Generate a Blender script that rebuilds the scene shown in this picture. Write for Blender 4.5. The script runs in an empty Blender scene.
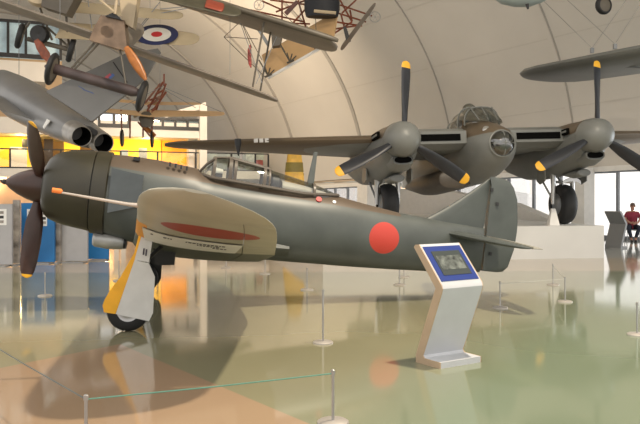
import bpy, bmesh, math, random
from mathutils import Vector, Matrix, Euler
random.seed(7)
sc = bpy.context.scene
COL = sc.collection
R = math.radians
PI = math.pi

# ------------------------------------------------------------------ camera
FPX, CH, YH = 740.0, 1.65, 196.0
cd = bpy.data.cameras.new('camera')
cd.sensor_width = 36.0
cd.lens = FPX / 640.0 * 36.0
cd.shift_y = (YH - 212.0) / 640.0
cd.clip_end = 400
cam = bpy.data.objects.new('camera', cd)
COL.objects.link(cam)
cam.location = (0, 0, CH)
cam.rotation_euler = (R(90), 0, 0)
sc.camera = cam

# ------------------------------------------------------------------ sky
w = bpy.data.worlds.new('sky')
sc.world = w
w.use_nodes = True
bg = w.node_tree.nodes['Background']
bg.inputs[0].default_value = (1.0, 0.96, 0.91, 1)
bg.inputs[1].default_value = 1.42
sc.view_settings.view_transform = 'Standard'
sc.view_settings.look = 'None'
sc.view_settings.gamma = 1.0
sc.view_settings.use_curve_mapping = False
sc.view_settings.exposure = 0.0


def area(name, loc, tgt, size, power, col):
    l = bpy.data.lights.new(name, 'AREA')
    l.size = size
    l.energy = power
    l.color = col
    o = bpy.data.objects.new(name, l)
    COL.objects.link(o)
    o.location = loc
    o.rotation_euler = (Vector(tgt) - Vector(loc)).to_track_quat('-Z', 'Y').to_euler()
    return o


def point(name, loc, power, col, r=0.1):
    l = bpy.data.lights.new(name, 'POINT')
    l.energy = power
    l.color = col
    l.shadow_soft_size = r
    o = bpy.data.objects.new(name, l)
    COL.objects.link(o)
    o.location = loc
    return o


# daylight entering by the tall windows on the right, a hall lamp overhead, two unseen fills added for the vault
area('window_daylight', (15.0, 21.0, 2.2), (0, 14, 1.0), 4.0, 300, (0.85, 0.93, 1.0))
area('vault_fill_warm', (-6, 35.0, 8.0), (-11, 60, 9.5), 3.0, 1150, (1.0, 0.80, 0.58))  # unseen light added to give the left of the vault its warm glow
area('hall_lamp_high', (3.4, 7.6, 11.0), (0.8, 8.5, 0), 0.4, 1700, (1.0, 0.86, 0.66))
area('vault_fill_low', (1.0, 27.5, 0.9), (3, 34, 12), 2.5, 400, (1.0, 0.90, 0.76))  # hidden upward light, added only to brighten the vault lining


# ------------------------------------------------------------------ helpers
def P(px, py, d):
    return Vector(((px - 320.0) / FPX * d, d, CH + (YH - py) / FPX * d))


def M(name, col, rough=0.5, metal=0.0, var=0.12, scale=5.0, spec=0.5, coat=0.0, emit=0.0):
    m = bpy.data.materials.new(name)
    m.use_nodes = True
    nt = m.node_tree
    b = nt.nodes['Principled BSDF']
    b.inputs['Roughness'].default_value = rough
    b.inputs['Metallic'].default_value = metal
    b.inputs['Specular IOR Level'].default_value = spec
    b.inputs['Coat Weight'].default_value = coat
    c = (col[0], col[1], col[2], 1)
    if var:
        tc = nt.nodes.new('ShaderNodeTexCoord')
        nz = nt.nodes.new('ShaderNodeTexNoise')
        nz.inputs['Scale'].default_value = scale
        nz.inputs['Detail'].default_value = 5
        nt.links.new(tc.outputs['Object'], nz.inputs['Vector'])
        mr = nt.nodes.new('ShaderNodeMapRange')
        mr.inputs['From Min'].default_value = 0.3
        mr.inputs['From Max'].default_value = 0.7
        mr.inputs['To Min'].default_value = 1 - var
        mr.inputs['To Max'].default_value = 1 + var
        nt.links.new(nz.outputs['Fac'], mr.inputs['Value'])
        mx = nt.nodes.new('ShaderNodeMix')
        mx.data_type = 'RGBA'
        mx.blend_type = 'MULTIPLY'
        mx.inputs['Factor'].default_value = 1
        mx.inputs[6].default_value = c
        nt.links.new(mr.outputs['Result'], mx.inputs[7])
        nt.links.new(mx.outputs[2], b.inputs['Base Color'])
    else:
        b.inputs['Base Color'].default_value = c
    if emit:
        b.inputs['Emission Color'].default_value = c
        b.inputs['Emission Strength'].default_value = emit
    return m


def base_socket(m):
    """(links, bsdf, socket now feeding Base Color)"""
    nt = m.node_tree
    b = nt.nodes['Principled BSDF']
    s = b.inputs['Base Color'].links[0].from_socket
    return nt, b, s


def nmath(nt, op, a, b=None):
    n = nt.nodes.new('ShaderNodeMath')
    n.operation = op
    for i, v in enumerate((a, b)):
        if v is None:
            continue
        if isinstance(v, (int, float)):
            n.inputs[i].default_value = v
        else:
            nt.links.new(v, n.inputs[i])
    return n.outputs[0]


def paint(m, mask, col):
    """lay a painted marking of colour col over the base where mask = 1"""
    nt, b, s = base_socket(m)
    mx = nt.nodes.new('ShaderNodeMix')
    mx.data_type = 'RGBA'
    nt.links.new(mask, mx.inputs['Factor'])
    nt.links.new(s, mx.inputs[6])
    mx.inputs[7].default_value = (*col, 1)
    nt.links.new(mx.outputs[2], b.inputs['Base Color'])


def objxyz(m):
    nt = m.node_tree
    tc = nt.nodes.new('ShaderNodeTexCoord')
    sp = nt.nodes.new('ShaderNodeSeparateXYZ')
    nt.links.new(tc.outputs['Object'], sp.inputs[0])
    return nt, sp.outputs[0], sp.outputs[1], sp.outputs[2]


def disc_mask(nt, a, b, ca, cb, r):
    da = nmath(nt, 'SUBTRACT', a, ca)
    db = nmath(nt, 'SUBTRACT', b, cb)
    d2 = nmath(nt, 'ADD', nmath(nt, 'MULTIPLY', da, da), nmath(nt, 'MULTIPLY', db, db))
    return nmath(nt, 'LESS_THAN', d2, r * r)


def glass(name, tint=(1, 1, 1), fac=0.12, rough=0.02):
    m = bpy.data.materials.new(name)
    m.use_nodes = True
    nt = m.node_tree
    nt.nodes.clear()
    out = nt.nodes.new('ShaderNodeOutputMaterial')
    t = nt.nodes.new('ShaderNodeBsdfTransparent')
    t.inputs[0].default_value = (*tint, 1)
    g = nt.nodes.new('ShaderNodeBsdfGlossy')
    g.inputs['Roughness'].default_value = rough
    lw = nt.nodes.new('ShaderNodeLayerWeight')
    lw.inputs[0].default_value = 0.35
    ad = nmath(nt, 'MULTIPLY', lw.outputs['Fresnel'], 0.6)
    ad = nmath(nt, 'ADD', ad, fac)
    mx = nt.nodes.new('ShaderNodeMixShader')
    nt.links.new(ad, mx.inputs[0])
    nt.links.new(t.outputs[0], mx.inputs[1])
    nt.links.new(g.outputs[0], mx.inputs[2])
    nt.links.new(mx.outputs[0], out.inputs[0])
    return m


class MB:
    def __init__(s, T=None):
        s.v = []
        s.f = []
        s.T = T

    def add(s, vs, fs):
        o = len(s.v)
        s.v += [Vector(v) for v in vs]
        s.f += [tuple(i + o for i in f) for f in fs]
        return s

    def box(s, c, size, rot=None):
        c = Vector(c)
        h = Vector(size) / 2
        m = rot if rot else Matrix.Identity(3)
        vs = [c + m @ Vector((x * h.x, y * h.y, z * h.z)) for x in (-1, 1) for y in (-1, 1) for z in (-1, 1)]
        return s.add(vs, [(0, 1, 3, 2), (4, 6, 7, 5), (0, 4, 5, 1), (2, 3, 7, 6), (0, 2, 6, 4), (1, 5, 7, 3)])

    def loft(s, rings, cap=True, closed=True):
        n = len(rings[0])
        vs = [p for r in rings for p in r]
        fs = []
        for i in range(len(rings) - 1):
            for j in range(n if closed else n - 1):
                k = (j + 1) % n
                fs.append((i * n + j, i * n + k, (i + 1) * n + k, (i + 1) * n + j))
        if cap:
            fs.append(tuple(range(n)))
            fs.append(tuple((len(rings) - 1) * n + j for j in range(n)))
        return s.add(vs, fs)

    def tube(s, pts, r, n=8, cap=True):
        pts = [Vector(p) for p in pts]
        rs = r if isinstance(r, (list, tuple)) else [r] * len(pts)
        t0 = (pts[1] - pts[0]).normalized()
        ref = Vector((0, 0, 1)) if abs(t0.z) < 0.9 else Vector((1, 0, 0))
        u = t0.cross(ref).normalized()
        rings = []
        for i, p in enumerate(pts):
            a = pts[max(i - 1, 0)]
            b = pts[min(i + 1, len(pts) - 1)]
            t = (b - a).normalized()
            u = (u - t * u.dot(t)).normalized()
            v = t.cross(u)
            rings.append([p + (u * math.cos(2 * PI * k / n) + v * math.sin(2 * PI * k / n)) * rs[i] for k in range(n)])
        return s.loft(rings, cap)

    def prism(s, poly, off):
        poly = [Vector(p) for p in poly]
        off = Vector(off)
        return s.loft([poly, [p + off for p in poly]])

    def lathe(s, c, axis, prof, n=24, cap=False):
        """prof: (t along axis, radius)"""
        c = Vector(c)
        a = Vector(axis).normalized()
        ref = Vector((0, 0, 1)) if abs(a.z) < 0.9 else Vector((1, 0, 0))
        u = a.cross(ref).normalized()
        v = a.cross(u)
        rings = [[c + a * t + (u * math.cos(2 * PI * k / n) + v * math.sin(2 * PI * k / n)) * max(r, 1e-4) for k in range(n)] for t, r in prof]
        return s.loft(rings, cap)

    def build(s, name, mat, parent=None, smooth=True, angle=38, shift=None):
        me = bpy.data.meshes.new(name)
        vs = s.v
        if s.T is not None:
            vs = [s.T @ v for v in vs]
        if shift is not None:
            vs = [v - shift for v in vs]
        me.from_pydata([tuple(v) for v in vs], [], s.f)
        bm = bmesh.new()
        bm.from_mesh(me)
        bmesh.ops.recalc_face_normals(bm, faces=bm.faces)
        bm.to_mesh(me)
        bm.free()
        if smooth:
            for p in me.polygons:
                p.use_smooth = True
            me.set_sharp_from_angle(angle=R(angle))
        o = bpy.data.objects.new(name, me)
        me.materials.append(mat)
        COL.objects.link(o)
        if parent:
            o.parent = parent
        return o


def tag(o, label=None, cat=None, group=None, kind=None):
    if label:
        o['label'] = label
    if cat:
        o['category'] = cat
    if group:
        o['group'] = group
    if kind:
        o['kind'] = kind
    return o


def thing(name, label, cat, loc, rot=(0, 0, 0), group=None):
    o = bpy.data.objects.new(name, None)
    COL.objects.link(o)
    o.location = loc
    o.rotation_euler = rot
    o.empty_display_size = 0.2
    return tag(o, label, cat, group)


def struct(name, mb, mat, smooth=False, **k):
    o = mb.build(name, mat, None, smooth, **k)
    o['kind'] = 'structure'
    return o


def ring(x, top, bot, hw, n=28, e=2.0, yc=0.0):
    zc, h = (top + bot) / 2, (top - bot) / 2
    out = []
    for k in range(n):
        a = 2 * PI * k / n
        c, s_ = math.cos(a), math.sin(a)
        out.append((x, yc + hw * math.copysign(abs(c) ** (2 / e), c), zc + h * math.copysign(abs(s_) ** (2 / e), s_)))
    return out


def foil(le, te, up, t, f0=0.0, f1=1.0, n=9):
    """closed airfoil loop between fractions f0..f1 of the chord; t = absolute thickness"""
    le, te, up = Vector(le), Vector(te), Vector(up).normalized()
    fr = [f0 + (f1 - f0) * (1 - math.cos(PI * i / n)) / 2 for i in range(n + 1)]

    def th(x):
        return 5 * t * (.2969 * math.sqrt(max(x, 0)) - .126 * x - .3516 * x * x + .2843 * x ** 3 - .1015 * x ** 4) + 0.002
    up_ = [le.lerp(te, x) + up * th(x) for x in fr]
    lo = [le.lerp(te, x) - up * th(x) for x in fr]
    return up_ + lo[::-1]


def wing3(le0, te0, le1, te1, up, t0, t1, tip=True, tip0=False):
    """a plain wing between two chords, with rounded tips"""
    le0, te0, le1, te1 = map(Vector, (le0, te0, le1, te1))
    st = [(0, 1)]
    ss = [(0.0, 1.0)] + [(x, 1.0) for x in (.3, .6, .85)]
    if tip:
        ss += [(.93, .9), (.97, .72), (.99, .5), (1.0, .2)]
    else:
        ss += [(1.0, 1.0)]
    if tip0:
        ss = [(0, .2), (.01, .5), (.03, .72), (.07, .9), (.15, 1.0)] + ss[2:]
    rings = []
    for f, c in ss:
        a, b = le0.lerp(le1, f), te0.lerp(te1, f)
        m = a.lerp(b, .5)
        t = (t0 + (t1 - t0) * f) * (0.4 + 0.6 * c)
        rings.append(foil(m.lerp(a, c), m.lerp(b, c), up, t))
    return rings


# ------------------------------------------------------------------ materials
m_shell = M('vault_lining', (.62, .58, .52), .55, var=.03, scale=.5)
m_seam = M('vault_seam', (.40, .37, .33), .6, var=.05)
m_white = M('white_paint', (.78, .76, .72), .5, var=.04)
m_gwhite = M('gallery_white', (.74, .70, .64), .6, var=.04, scale=1)
m_grey = M('grey_metal', (.25, .26, .27), .45, var=.08)
m_dark = M('dark_metal', (.02, .02, .022), .5, var=.1)
m_void = M('deep_opening_black', (.004, .004, .004), .9, var=0, spec=.05)
m_rubber = M('tyre_rubber', (.012, .012, .013), .6, var=.2)
m_steel = M('bare_metal', (.5, .5, .5), .3, metal=.8, var=.08)
m_wood = M('varnished_wood', (.36, .12, .018), .35, var=.25, scale=9)
m_redwood = M('red_brown_wood', (.22, .06, .03), .5, var=.3, scale=8)
m_pane = glass('clear_glass', fac=.03)
m_canopy = glass('canopy_glass', (.82, .84, .80), .08)
m_black = M('black_fabric', (.012, .013, .018), .6)
m_yellow = M('yellow_paint', (.85, .42, .02), .5, var=.1)


# ------------------------------------------------------------------ vault wall line
TH = 0.98022
WX, WY = 11.6, 28.0
DW = Vector((math.cos(TH), -math.sin(TH), 0))
NW = Vector((math.sin(TH), math.cos(TH), 0))       # outwards
VA, VB = 15.0156, 12.399
ZS, ZT = 2.70287, 0.025
SP, OFF = 6.96154, -2.34528


def wallp(t, out=0.0, z=0.0):
    p = Vector((WX, WY, 0)) + DW * t + NW * out
    p.z = z
    return p


def wall_t(px, out=0.0):
    k = (px - 320) / FPX
    x0, y0 = WX + NW.x * out, WY + NW.y * out
    return (k * y0 - x0) / (DW.x - k * DW.y)


def vault(t, ph, inset=0.0):
    a, b = VA - inset, VB - inset
    s = VA - a * math.cos(ph)
    p = wallp(t, -s)
    p.z = ZS + ZT * t + b * math.sin(ph)
    return p


# ------------------------------------------------------------------ floor
def floor_xy(px, py):
    d = CH * FPX / (py - YH)
    return ((px - 320) / FPX * d, d)


m_floor = M('polished_floor', (.255, .24, .15), .075, var=.07, scale=.35, spec=.75)
nt, fx, fy, fz = objxyz(m_floor)


def half(nt, a, b, k=60):
    """1 on the left of the floor line a -> b"""
    (ax, ay), (bx, by) = a, b
    nx, ny = -(by - ay), (bx - ax)
    l = math.hypot(nx, ny)
    nx, ny = nx / l, ny / l
    v = nmath(nt, 'ADD', nmath(nt, 'MULTIPLY', fx, nx), nmath(nt, 'MULTIPLY', fy, ny))
    v = nmath(nt, 'SUBTRACT', v, nx * ax + ny * ay)
    v = nmath(nt, 'MULTIPLY', v, k)
    v = nmath(nt, 'ADD', v, .5)
    n = nt.nodes.new('ShaderNodeClamp')
    nt.links.new(v, n.inputs[0])
    return n.outputs[0]


def mul(a, b):
    return nmath(nt, 'MULTIPLY', a, b)


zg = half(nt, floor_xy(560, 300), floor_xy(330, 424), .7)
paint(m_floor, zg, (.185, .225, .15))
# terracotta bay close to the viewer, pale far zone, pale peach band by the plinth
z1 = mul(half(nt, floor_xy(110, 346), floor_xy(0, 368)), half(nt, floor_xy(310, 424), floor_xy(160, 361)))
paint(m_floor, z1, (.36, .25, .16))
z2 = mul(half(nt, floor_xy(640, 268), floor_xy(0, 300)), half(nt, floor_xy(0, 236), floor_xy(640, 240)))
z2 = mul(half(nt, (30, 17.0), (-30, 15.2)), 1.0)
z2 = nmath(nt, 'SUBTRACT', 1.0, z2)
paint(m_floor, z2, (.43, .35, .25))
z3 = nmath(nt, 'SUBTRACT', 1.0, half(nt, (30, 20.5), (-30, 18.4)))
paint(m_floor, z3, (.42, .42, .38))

f = MB()
pts = [wallp(16), wallp(-75), Vector((-60, 90, 0)), Vector((-60, -8, 0)), Vector((24, -8, 0))]
f.add([(p.x, p.y, 0) for p in pts], [tuple(range(5))])
f.add([(p.x, p.y, -.3) for p in pts], [tuple(range(5))])
struct('floor', f, m_floor)

# ------------------------------------------------------------------ vault
v = MB()
ts = [-75 + 91 * i / 26 for i in range(27)]
phs = [R(128) * i / 40 for i in range(41)]
g = [[vault(t, ph) for ph in phs] for t in ts]
v.loft(g, cap=False, closed=False)
g2 = [[vault(t, ph, -.25) for ph in phs] for t in ts]
v.loft(g2, cap=False, closed=False)
struct('ceiling', v, m_shell, True)
for i in range(-8, 4):
    t = (OFF + i) * SP
    mb = MB()
    rr = [[vault(t - .10, ph), vault(t - .10, ph, .05), vault(t + .10, ph, .05), vault(t + .10, ph)] for ph in phs[:36]]
    mb.loft(rr)
    struct('trim_%d' % (i + 9), mb, m_seam if i < 1 else m_shell, True)
    mb = MB()
    rr = [[vault(t + o_, ph), vault(t + o_, ph, .06), vault(t + o_ + .04, ph, .06), vault(t + o_ + .04, ph)] for ph in phs[:36] for o_ in (.12,)]
    mb.loft(rr)
    struct('trim_%d' % (i + 29), mb, m_seam, True)
for k, ph in enumerate((R(12), R(25), R(38), R(51), R(64))):
    mb = MB()
    dp = .0022
    rr = [[vault(t, ph - dp), vault(t, ph - dp, .02), vault(t, ph + dp, .02), vault(t, ph + dp)] for t in ts]
    mb.loft(rr)
    struct('trim_%d' % (k + 50), mb, M('vault_lap_%d' % k, (.58, .54, .48), .6, var=.03), True)

# spring beam over the windows, windows in bays between mullions
mb = MB()
a, b = -75, 16
mb.loft([[wallp(t, o_, z + ZS + ZT * t) for o_, z in ((-.12, -.08), (.3, -.08), (.3, .12), (-.12, .12))] for t in (a, b)])
struct('trim_60', mb, m_white)
mull_px = [325, 334.5, 347, 361]
edges = [wall_t(p) for p in (325, 334.5, 347, 361)]
e2 = [wall_t(p) for p in (372, 392, 412, 434, 458, 482, 508, 533, 560, 590, 617, 650)]
pairs = []
allp = [wall_t(p) for p in (270, 285, 300, 312)] + edges + e2 + [wall_t(650) + 2.0, wall_t(650) + 4.4, wall_t(650) + 6.8]
for i in range(len(allp) - 1):
    pairs.append((allp[i], allp[i + 1]))
pill = {(wall_t(361), wall_t(372))}
m_frame = M('window_frame_grey', (.22, .24, .27), .4, var=.05)
n = 0
for (t0, t1) in pairs:
    if (t0, t1) in pill:
        continue
    n += 1
    fr = MB()
    zt = ZS + ZT * t0 - .05
    L = [[wallp(t, o_, z) for o_ in (0, .12) for z in (0,)] for t in (t0, t1)]

    def bar(ta, tb, za, zb, mbx, o0=0.0, o1=.12):
        mbx.add([wallp(t, o_, z) for t in (ta, tb) for o_ in (o0, o1) for z in (za, zb)],
                [(0, 1, 3, 2), (4, 6, 7, 5), (0, 4, 5, 1), (2, 3, 7, 6), (0, 2, 6, 4), (1, 5, 7, 3)])
    wd = .05
    bar(t0, t0 + wd, 0, zt, fr)
    bar(t1 - wd, t1, 0, zt, fr)
    bar(t0 + wd, t1 - wd, 0, .12, fr)
    bar(t0 + wd, t1 - wd, zt - .08, zt, fr)
    o = struct('window_%d' % n, fr, m_frame)
    pn = MB()
    bar(t0 + wd, t1 - wd, .12, zt - .08, pn, .05, .065)
    pn.build('pane', m_pane, o, False)
# white piers standing in the window wall
for k, (pa, pb) in enumerate(((576, 589), (361.5, 371.5))):
    mb = MB()
    ta, tb = wall_t(pa, -.4), wall_t(pb, -.4)
    bar(ta, tb, 0, ZS + ZT * ta + .1, mb, -.7, -.05)
    struct('trim_%d' % (70 + k), mb, m_white)
mb = MB()
bar(-75, wall_t(270), 0, ZS - 1.2, mb, -.1, .3)
struct('wall_back', mb, m_shell)

# long sloping partition in front of the windows
mb = MB()
ta, tb, tc_ = wall_t(386, -2), wall_t(436, -2), wall_t(566, -2)
pr = []
for o_ in (-2.2, -1.6):
    pr.append([wallp(ta, o_, 0), wallp(ta, o_, 2.0), wallp(tb, o_, 2.0), wallp(wall_t(515, -2), o_, 1.35), wallp(tc_, o_, .55), wallp(tc_, o_, 0)])
mb.loft(pr)
struct('wall_partition', mb, M('partition_grey', (.46, .45, .43), .6, var=.04))

# ------------------------------------------------------------------ gallery at the far left
GA = R(21)
GO = Vector((-17.7, 41.0, 0))
GE = Vector((math.cos(GA), math.sin(GA), 0))
GN = Vector((-math.sin(GA), math.cos(GA), 0))


def gs(px, off=0.0):
    k = (px - 320) / FPX
    o = GO + GN * off
    return (k * o.y - o.x) / (GE.x - k * GE.y)


def gp(s, off, z):
    p = GO + GE * s + GN * off
    p.z = z
    return p


def gz(px, py, off=0.0):
    d = gp(gs(px, off), off, 0).y
    return CH + (YH - py) / FPX * d


def gbox(s0, s1, o0, o1, z0, z1, mbx=None):
    mbx = mbx or MB()
    return mbx.add([gp(s, o_, z) for s in (s0, s1) for o_ in (o0, o1) for z in (z0, z1)],
                   [(0, 1, 3, 2), (4, 6, 7, 5), (0, 4, 5, 1), (2, 3, 7, 6), (0, 2, 6, 4), (1, 5, 7, 3)])


SL = -9.0
s200, s207, s269 = gs(199), gs(206), gs(269)
struct('trim_80', gbox(SL, s269, 0, 7, 2.72, 3.2), m_gwhite)                    # gallery slab
struct('trim_81', gbox(SL, s200, 0, 7, 5.15, 6.05), m_gwhite)                  # upper slab
struct('trim_82', gbox(s200, s207, -.3, .6, 0, gz(203, 106)), m_gwhite)         # corner pier
struct('trim_83', gbox(gs(191), gs(198), .8, 1.4, 3.2, 5.15), m_gwhite)
mb = gbox(SL, gs(46), 0, 7, 8.1, 9.2)
struct('trim_84', mb, m_gwhite)
struct('wall_gallery_back', gbox(gs(62, 6), s207, 6.0, 6.3, 0, 6.4, gbox(SL, gs(62, 6), 6.0, 6.3, 0, 12)), M('gallery_warm_wall', (.62, .45, .28), .6, var=.1, scale=.6))
struct('wall_gallery_end', gbox(s200 + .0, s207 + .0, 3.2, 6, 3.2, 6.6), m_gwhite)
# sloping little roof edge at the pier top
mb = MB()
mb.prism([gp(gs(165), 0, gz(165, 114)), gp(s207, 0, gz(206, 102)), gp(s207, 0, gz(206, 108)), gp(gs(165), 0, gz(165, 118))], GN * .8)
struct('trim_85', mb, m_gwhite)
# upper windows with black frames
nwin = 40


def gwindow(pa, pb, ya, yb, mullions, mat_back, off=-.05, emit_back=True):
    global nwin
    nwin += 1
    s0, s1 = gs(pa, off), gs(pb, off)
    z1_, z0_ = gz(pa, ya, off), gz(pb, yb, off)
    fr = MB()
    b_ = .14
    gbox(s0, s1, off, off + .2, z0_, z0_ + b_ * 1.6, fr)
    gbox(s0, s1, off, off + .2, z1_ - b_, z1_, fr)
    for i in range(mullions + 2):
        ss = s0 + (s1 - s0 - b_) * i / (mullions + 1)
        gbox(ss, ss + b_, off, off + .2, z0_ + b_ * 1.6, z1_ - b_, fr)
    o = struct('window_%d' % nwin, fr, m_dark)
    gbox(s0 + .05, s1 - .05, off + .08, off + .1, z0_ + .1, z1_ - .1).build('pane', m_pane, o, False)
    gbox(s0, s1, off + .35, off + .4, z0_, z1_).build('room_beyond', mat_back, o, False)


m_teal = M('gallery_room_teal', (.13, .17, .16), .5, var=.9, scale=.9)
m_day = M('bright_daylight_screen', (.82, .90, 1.0), .5, var=.0, emit=1.1)
gwindow(149, 201, 117, 131, 3, m_teal)
gwindow(98, 130, 111, 128, 1, m_day)
m_up = M('upper_room_daylight_glow', (.45, .58, .62), .5, var=.75, scale=.7, emit=.3)  # daylight behind the glass put into the room colour as a glow
gwindow(-30, 62, 16, 60, 4, m_up)
# lit yellow display walls behind the balustrade
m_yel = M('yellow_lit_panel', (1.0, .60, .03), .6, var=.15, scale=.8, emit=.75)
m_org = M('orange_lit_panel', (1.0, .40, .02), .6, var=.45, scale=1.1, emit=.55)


def gthing(name, label, cat, pa, pb, ya, yb, off, th, mat, group=None):
    s0, s1 = gs(pa, off), gs(pb, off)
    z1_, z0_ = gz((pa + pb) / 2, ya, off), gz((pa + pb) / 2, yb, off)
    c = gp((s0 + s1) / 2, off, z0_)
    mb_ = gbox(s0, s1, off, off + th, z0_, z1_)
    o = mb_.build(name, mat, None, False, shift=c)
    o.location = c
    return tag(o, label, cat, group)


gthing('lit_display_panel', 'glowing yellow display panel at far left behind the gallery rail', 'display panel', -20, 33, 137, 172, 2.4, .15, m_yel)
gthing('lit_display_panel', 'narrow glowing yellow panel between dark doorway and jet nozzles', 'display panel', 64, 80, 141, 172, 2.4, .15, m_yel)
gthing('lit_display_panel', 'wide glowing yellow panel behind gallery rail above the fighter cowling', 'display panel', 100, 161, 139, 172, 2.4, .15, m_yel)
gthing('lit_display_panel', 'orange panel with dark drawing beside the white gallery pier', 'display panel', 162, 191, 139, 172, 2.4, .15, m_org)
gthing('white_screen', 'white screen standing behind the gallery rail left of propeller blade', 'screen', 10, 27, 147, 172, 1.6, .1, m_white)
gthing('dark_doorway_panel', 'dark brown cabinet behind gallery rail right of propeller blade', 'cabinet', 44, 53, 139, 172, 1.8, .6, M('dark_cabinet', (.05, .035, .025), .5))
gthing('monitor', 'dark monitor on the gallery just left of propeller blade', 'monitor', 22, 32, 139, 147, 1.5, .1, m_dark)
gthing('grey_notice_board', 'small grey board standing before the wide yellow gallery panel', 'board', 139, 147, 148, 172, 1.5, .1, M('board_grey', (.25, .27, .29), .5))
gthing('notice_sheet', 'pale blue sheet behind the rail right of the jet nozzles', 'sheet', 121, 128, 150, 172, 1.5, .08, M('sheet_blue', (.5, .62, .7), .5))
m_case = M('case_teal', (.28, .33, .29), .5, var=.4, scale=1.2)
gthing('display_case', 'grey green display case behind the rail over the fighter cockpit', 'display case', 205, 240, 153, 172, 1.2, .8, m_case)
gthing('display_case', 'pale green display case at the right end of the gallery rail', 'display case', 246, 264, 153, 172, 1.2, .8, M('case_green', (.40, .46, .38), .5, var=.3))
gthing('red_exhibit', 'small dark red exhibit before the pale green display case', 'exhibit', 256, 263, 160, 167, .9, .3, M('exhibit_red', (.35, .05, .03), .5))

# balustrade: handrail, posts, panes
bal = thing('glass_balustrade', 'long glass balustrade with dark handrail along the gallery edge', 'railing', gp(gs(100), .1, 3.2))
sh = gp(gs(100), .1, 3.2)
zr = 4.32
gbox(SL, s269, .05, .14, zr - .07, zr).build('handrail', m_dark, bal, False, shift=sh)
gbox(SL, s269, .05, .14, 3.2, 3.28).build('bottom_rail', m_dark, bal, False, shift=sh)
for px in (9, 60, 120, 157, 195, 231, 255, 268):
    s_ = gs(px)
    gbox(s_, s_ + .1, .05, .14, 3.28, zr - .07).build('post', m_dark, bal, False, shift=sh)
gbox(SL, s269, .09, .1, 3.28, zr - .07).build('pane', m_pane, bal, False, shift=sh)

# lamps of the gallery
for px, off in ((20, 1.2), (90, 1.2), (150, 1.2)):
    point('gallery_lamp', gp(gs(px), off, 4.9), 60, (1.0, .72, .3))
for px, off in ((-10, 3), (40, 3), (110, 3)):
    point('undercroft_lamp', gp(gs(px), off, 2.4), 70, (1.0, .62, .32))
for px, py in ((14, 192), (3, 184), (12, 171)):
    c = gp(gs(px, 1.0), 1.0, 2.62)
    mb = MB().lathe((0, 0, 0), (0, 0, 1), [(0, .0), (0, .16), (.08, .18), (.1, .1), (.1, 0)], 16)
    o = mb.build('ceiling_downlight', M('downlight_lens', (1, .8, .5), .4, var=0, emit=6), None)
    o.location = c
    tag(o, {14: 'round glowing ceiling lamp under gallery nearest the brown spinner', 3: 'round glowing ceiling lamp under gallery at the far left edge', 12: 'round glowing ceiling lamp under gallery, middle of the three'}[px], 'lamp')
# columns and curtain panels under the gallery
for i, px in enumerate((62, 114, 121, 146, 158, 171)):
    mb = gbox(gs(px, .8), gs(px, .8) + .28, .8, 1.08, 0, 2.72)
    struct('trim_%d' % (90 + i), mb, m_gwhite)
struct('wall_undercroft', gbox(SL, gs(190), 3.4, 3.6, 0, 2.72), M('undercroft_wall', (.66, .50, .36), .6, var=.15, scale=.5))
struct('wall_undercroft_end', gbox(gs(176), gs(194), .2, .5, 0, 2.72), M('undercroft_pale', (.72, .58, .44), .6, var=.08, scale=.5))

# ------------------------------------------------------------------ exhibition boards behind the propeller
m_bblue = M('board_blue', (.015, .16, .42), .5, var=.05)
m_bgrey = M('board_pale_grey', (.36, .36, .37), .5, var=.05)
m_bpic = M('board_photo', (.30, .27, .24), .5, var=.9, scale=3)
m_sheet = M('poster_sheet', (.72, .72, .70), .5, var=.05)


def xboard(label, pa, pb, top, bot, mat, posters=()):
    d = CH * FPX / (bot - YH)
    A, B = P(pa, bot, d), P(pb, bot, d)
    h = (bot - top) / FPX * d
    c = (A + B) / 2
    r = thing('exhibition_board', label, 'display board', (c.x, c.y, 0))
    wd = (B - A).length
    MB().box((0, 0, .02 + h / 2), (wd, .08, h - .04)).build('panel', mat, r, False)
    MB().box((0, 0, .012), (wd * .8, .4, .024)).build('foot', m_grey, r, False)
    for (x0, x1, y0, y1) in posters:
        cx, cz = ((x0 + x1) / 2 - .5) * wd, h * (1 - (y0 + y1) / 2)
        p = MB().box((cx, -.045, cz), ((x1 - x0) * wd, .01, (y1 - y0) * h)).build('poster', m_sheet, r, False)
        nn = 3
        for q in range(nn):
            zz = cz + ((q + .5) / nn - .5) * (y1 - y0) * h * .85
            MB().box((cx, -.053, zz), ((x1 - x0) * wd * .6, .006, (y1 - y0) * h * .17)).build('picture', m_bpic if q != 1 else m_dark, p, False)


xboard('grey exhibition board with white poster at the left picture edge', -22, 12.5, 204, 266, m_bgrey, ((.45, .85, .08, .34),))
xboard('narrow photo covered board between grey and blue boards', 13.5, 20, 200, 265, m_bpic)
xboard('blue exhibition board with white posters behind the lower propeller blade', 21.8, 55, 203, 263.5, m_bblue, ((.18, .40, .1, .38), (.62, .78, .12, .38)))
xboard('narrow board with a standing figure photo right of blue board', 56, 61, 205, 263, m_bpic)
xboard('pale grey exhibition board under the engine cowling', 62, 88, 206, 262.5, m_bgrey)
xboard('blue exhibition board under the engine cowling beside the scoop', 89, 109, 206, 260.5, m_bblue)

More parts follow.
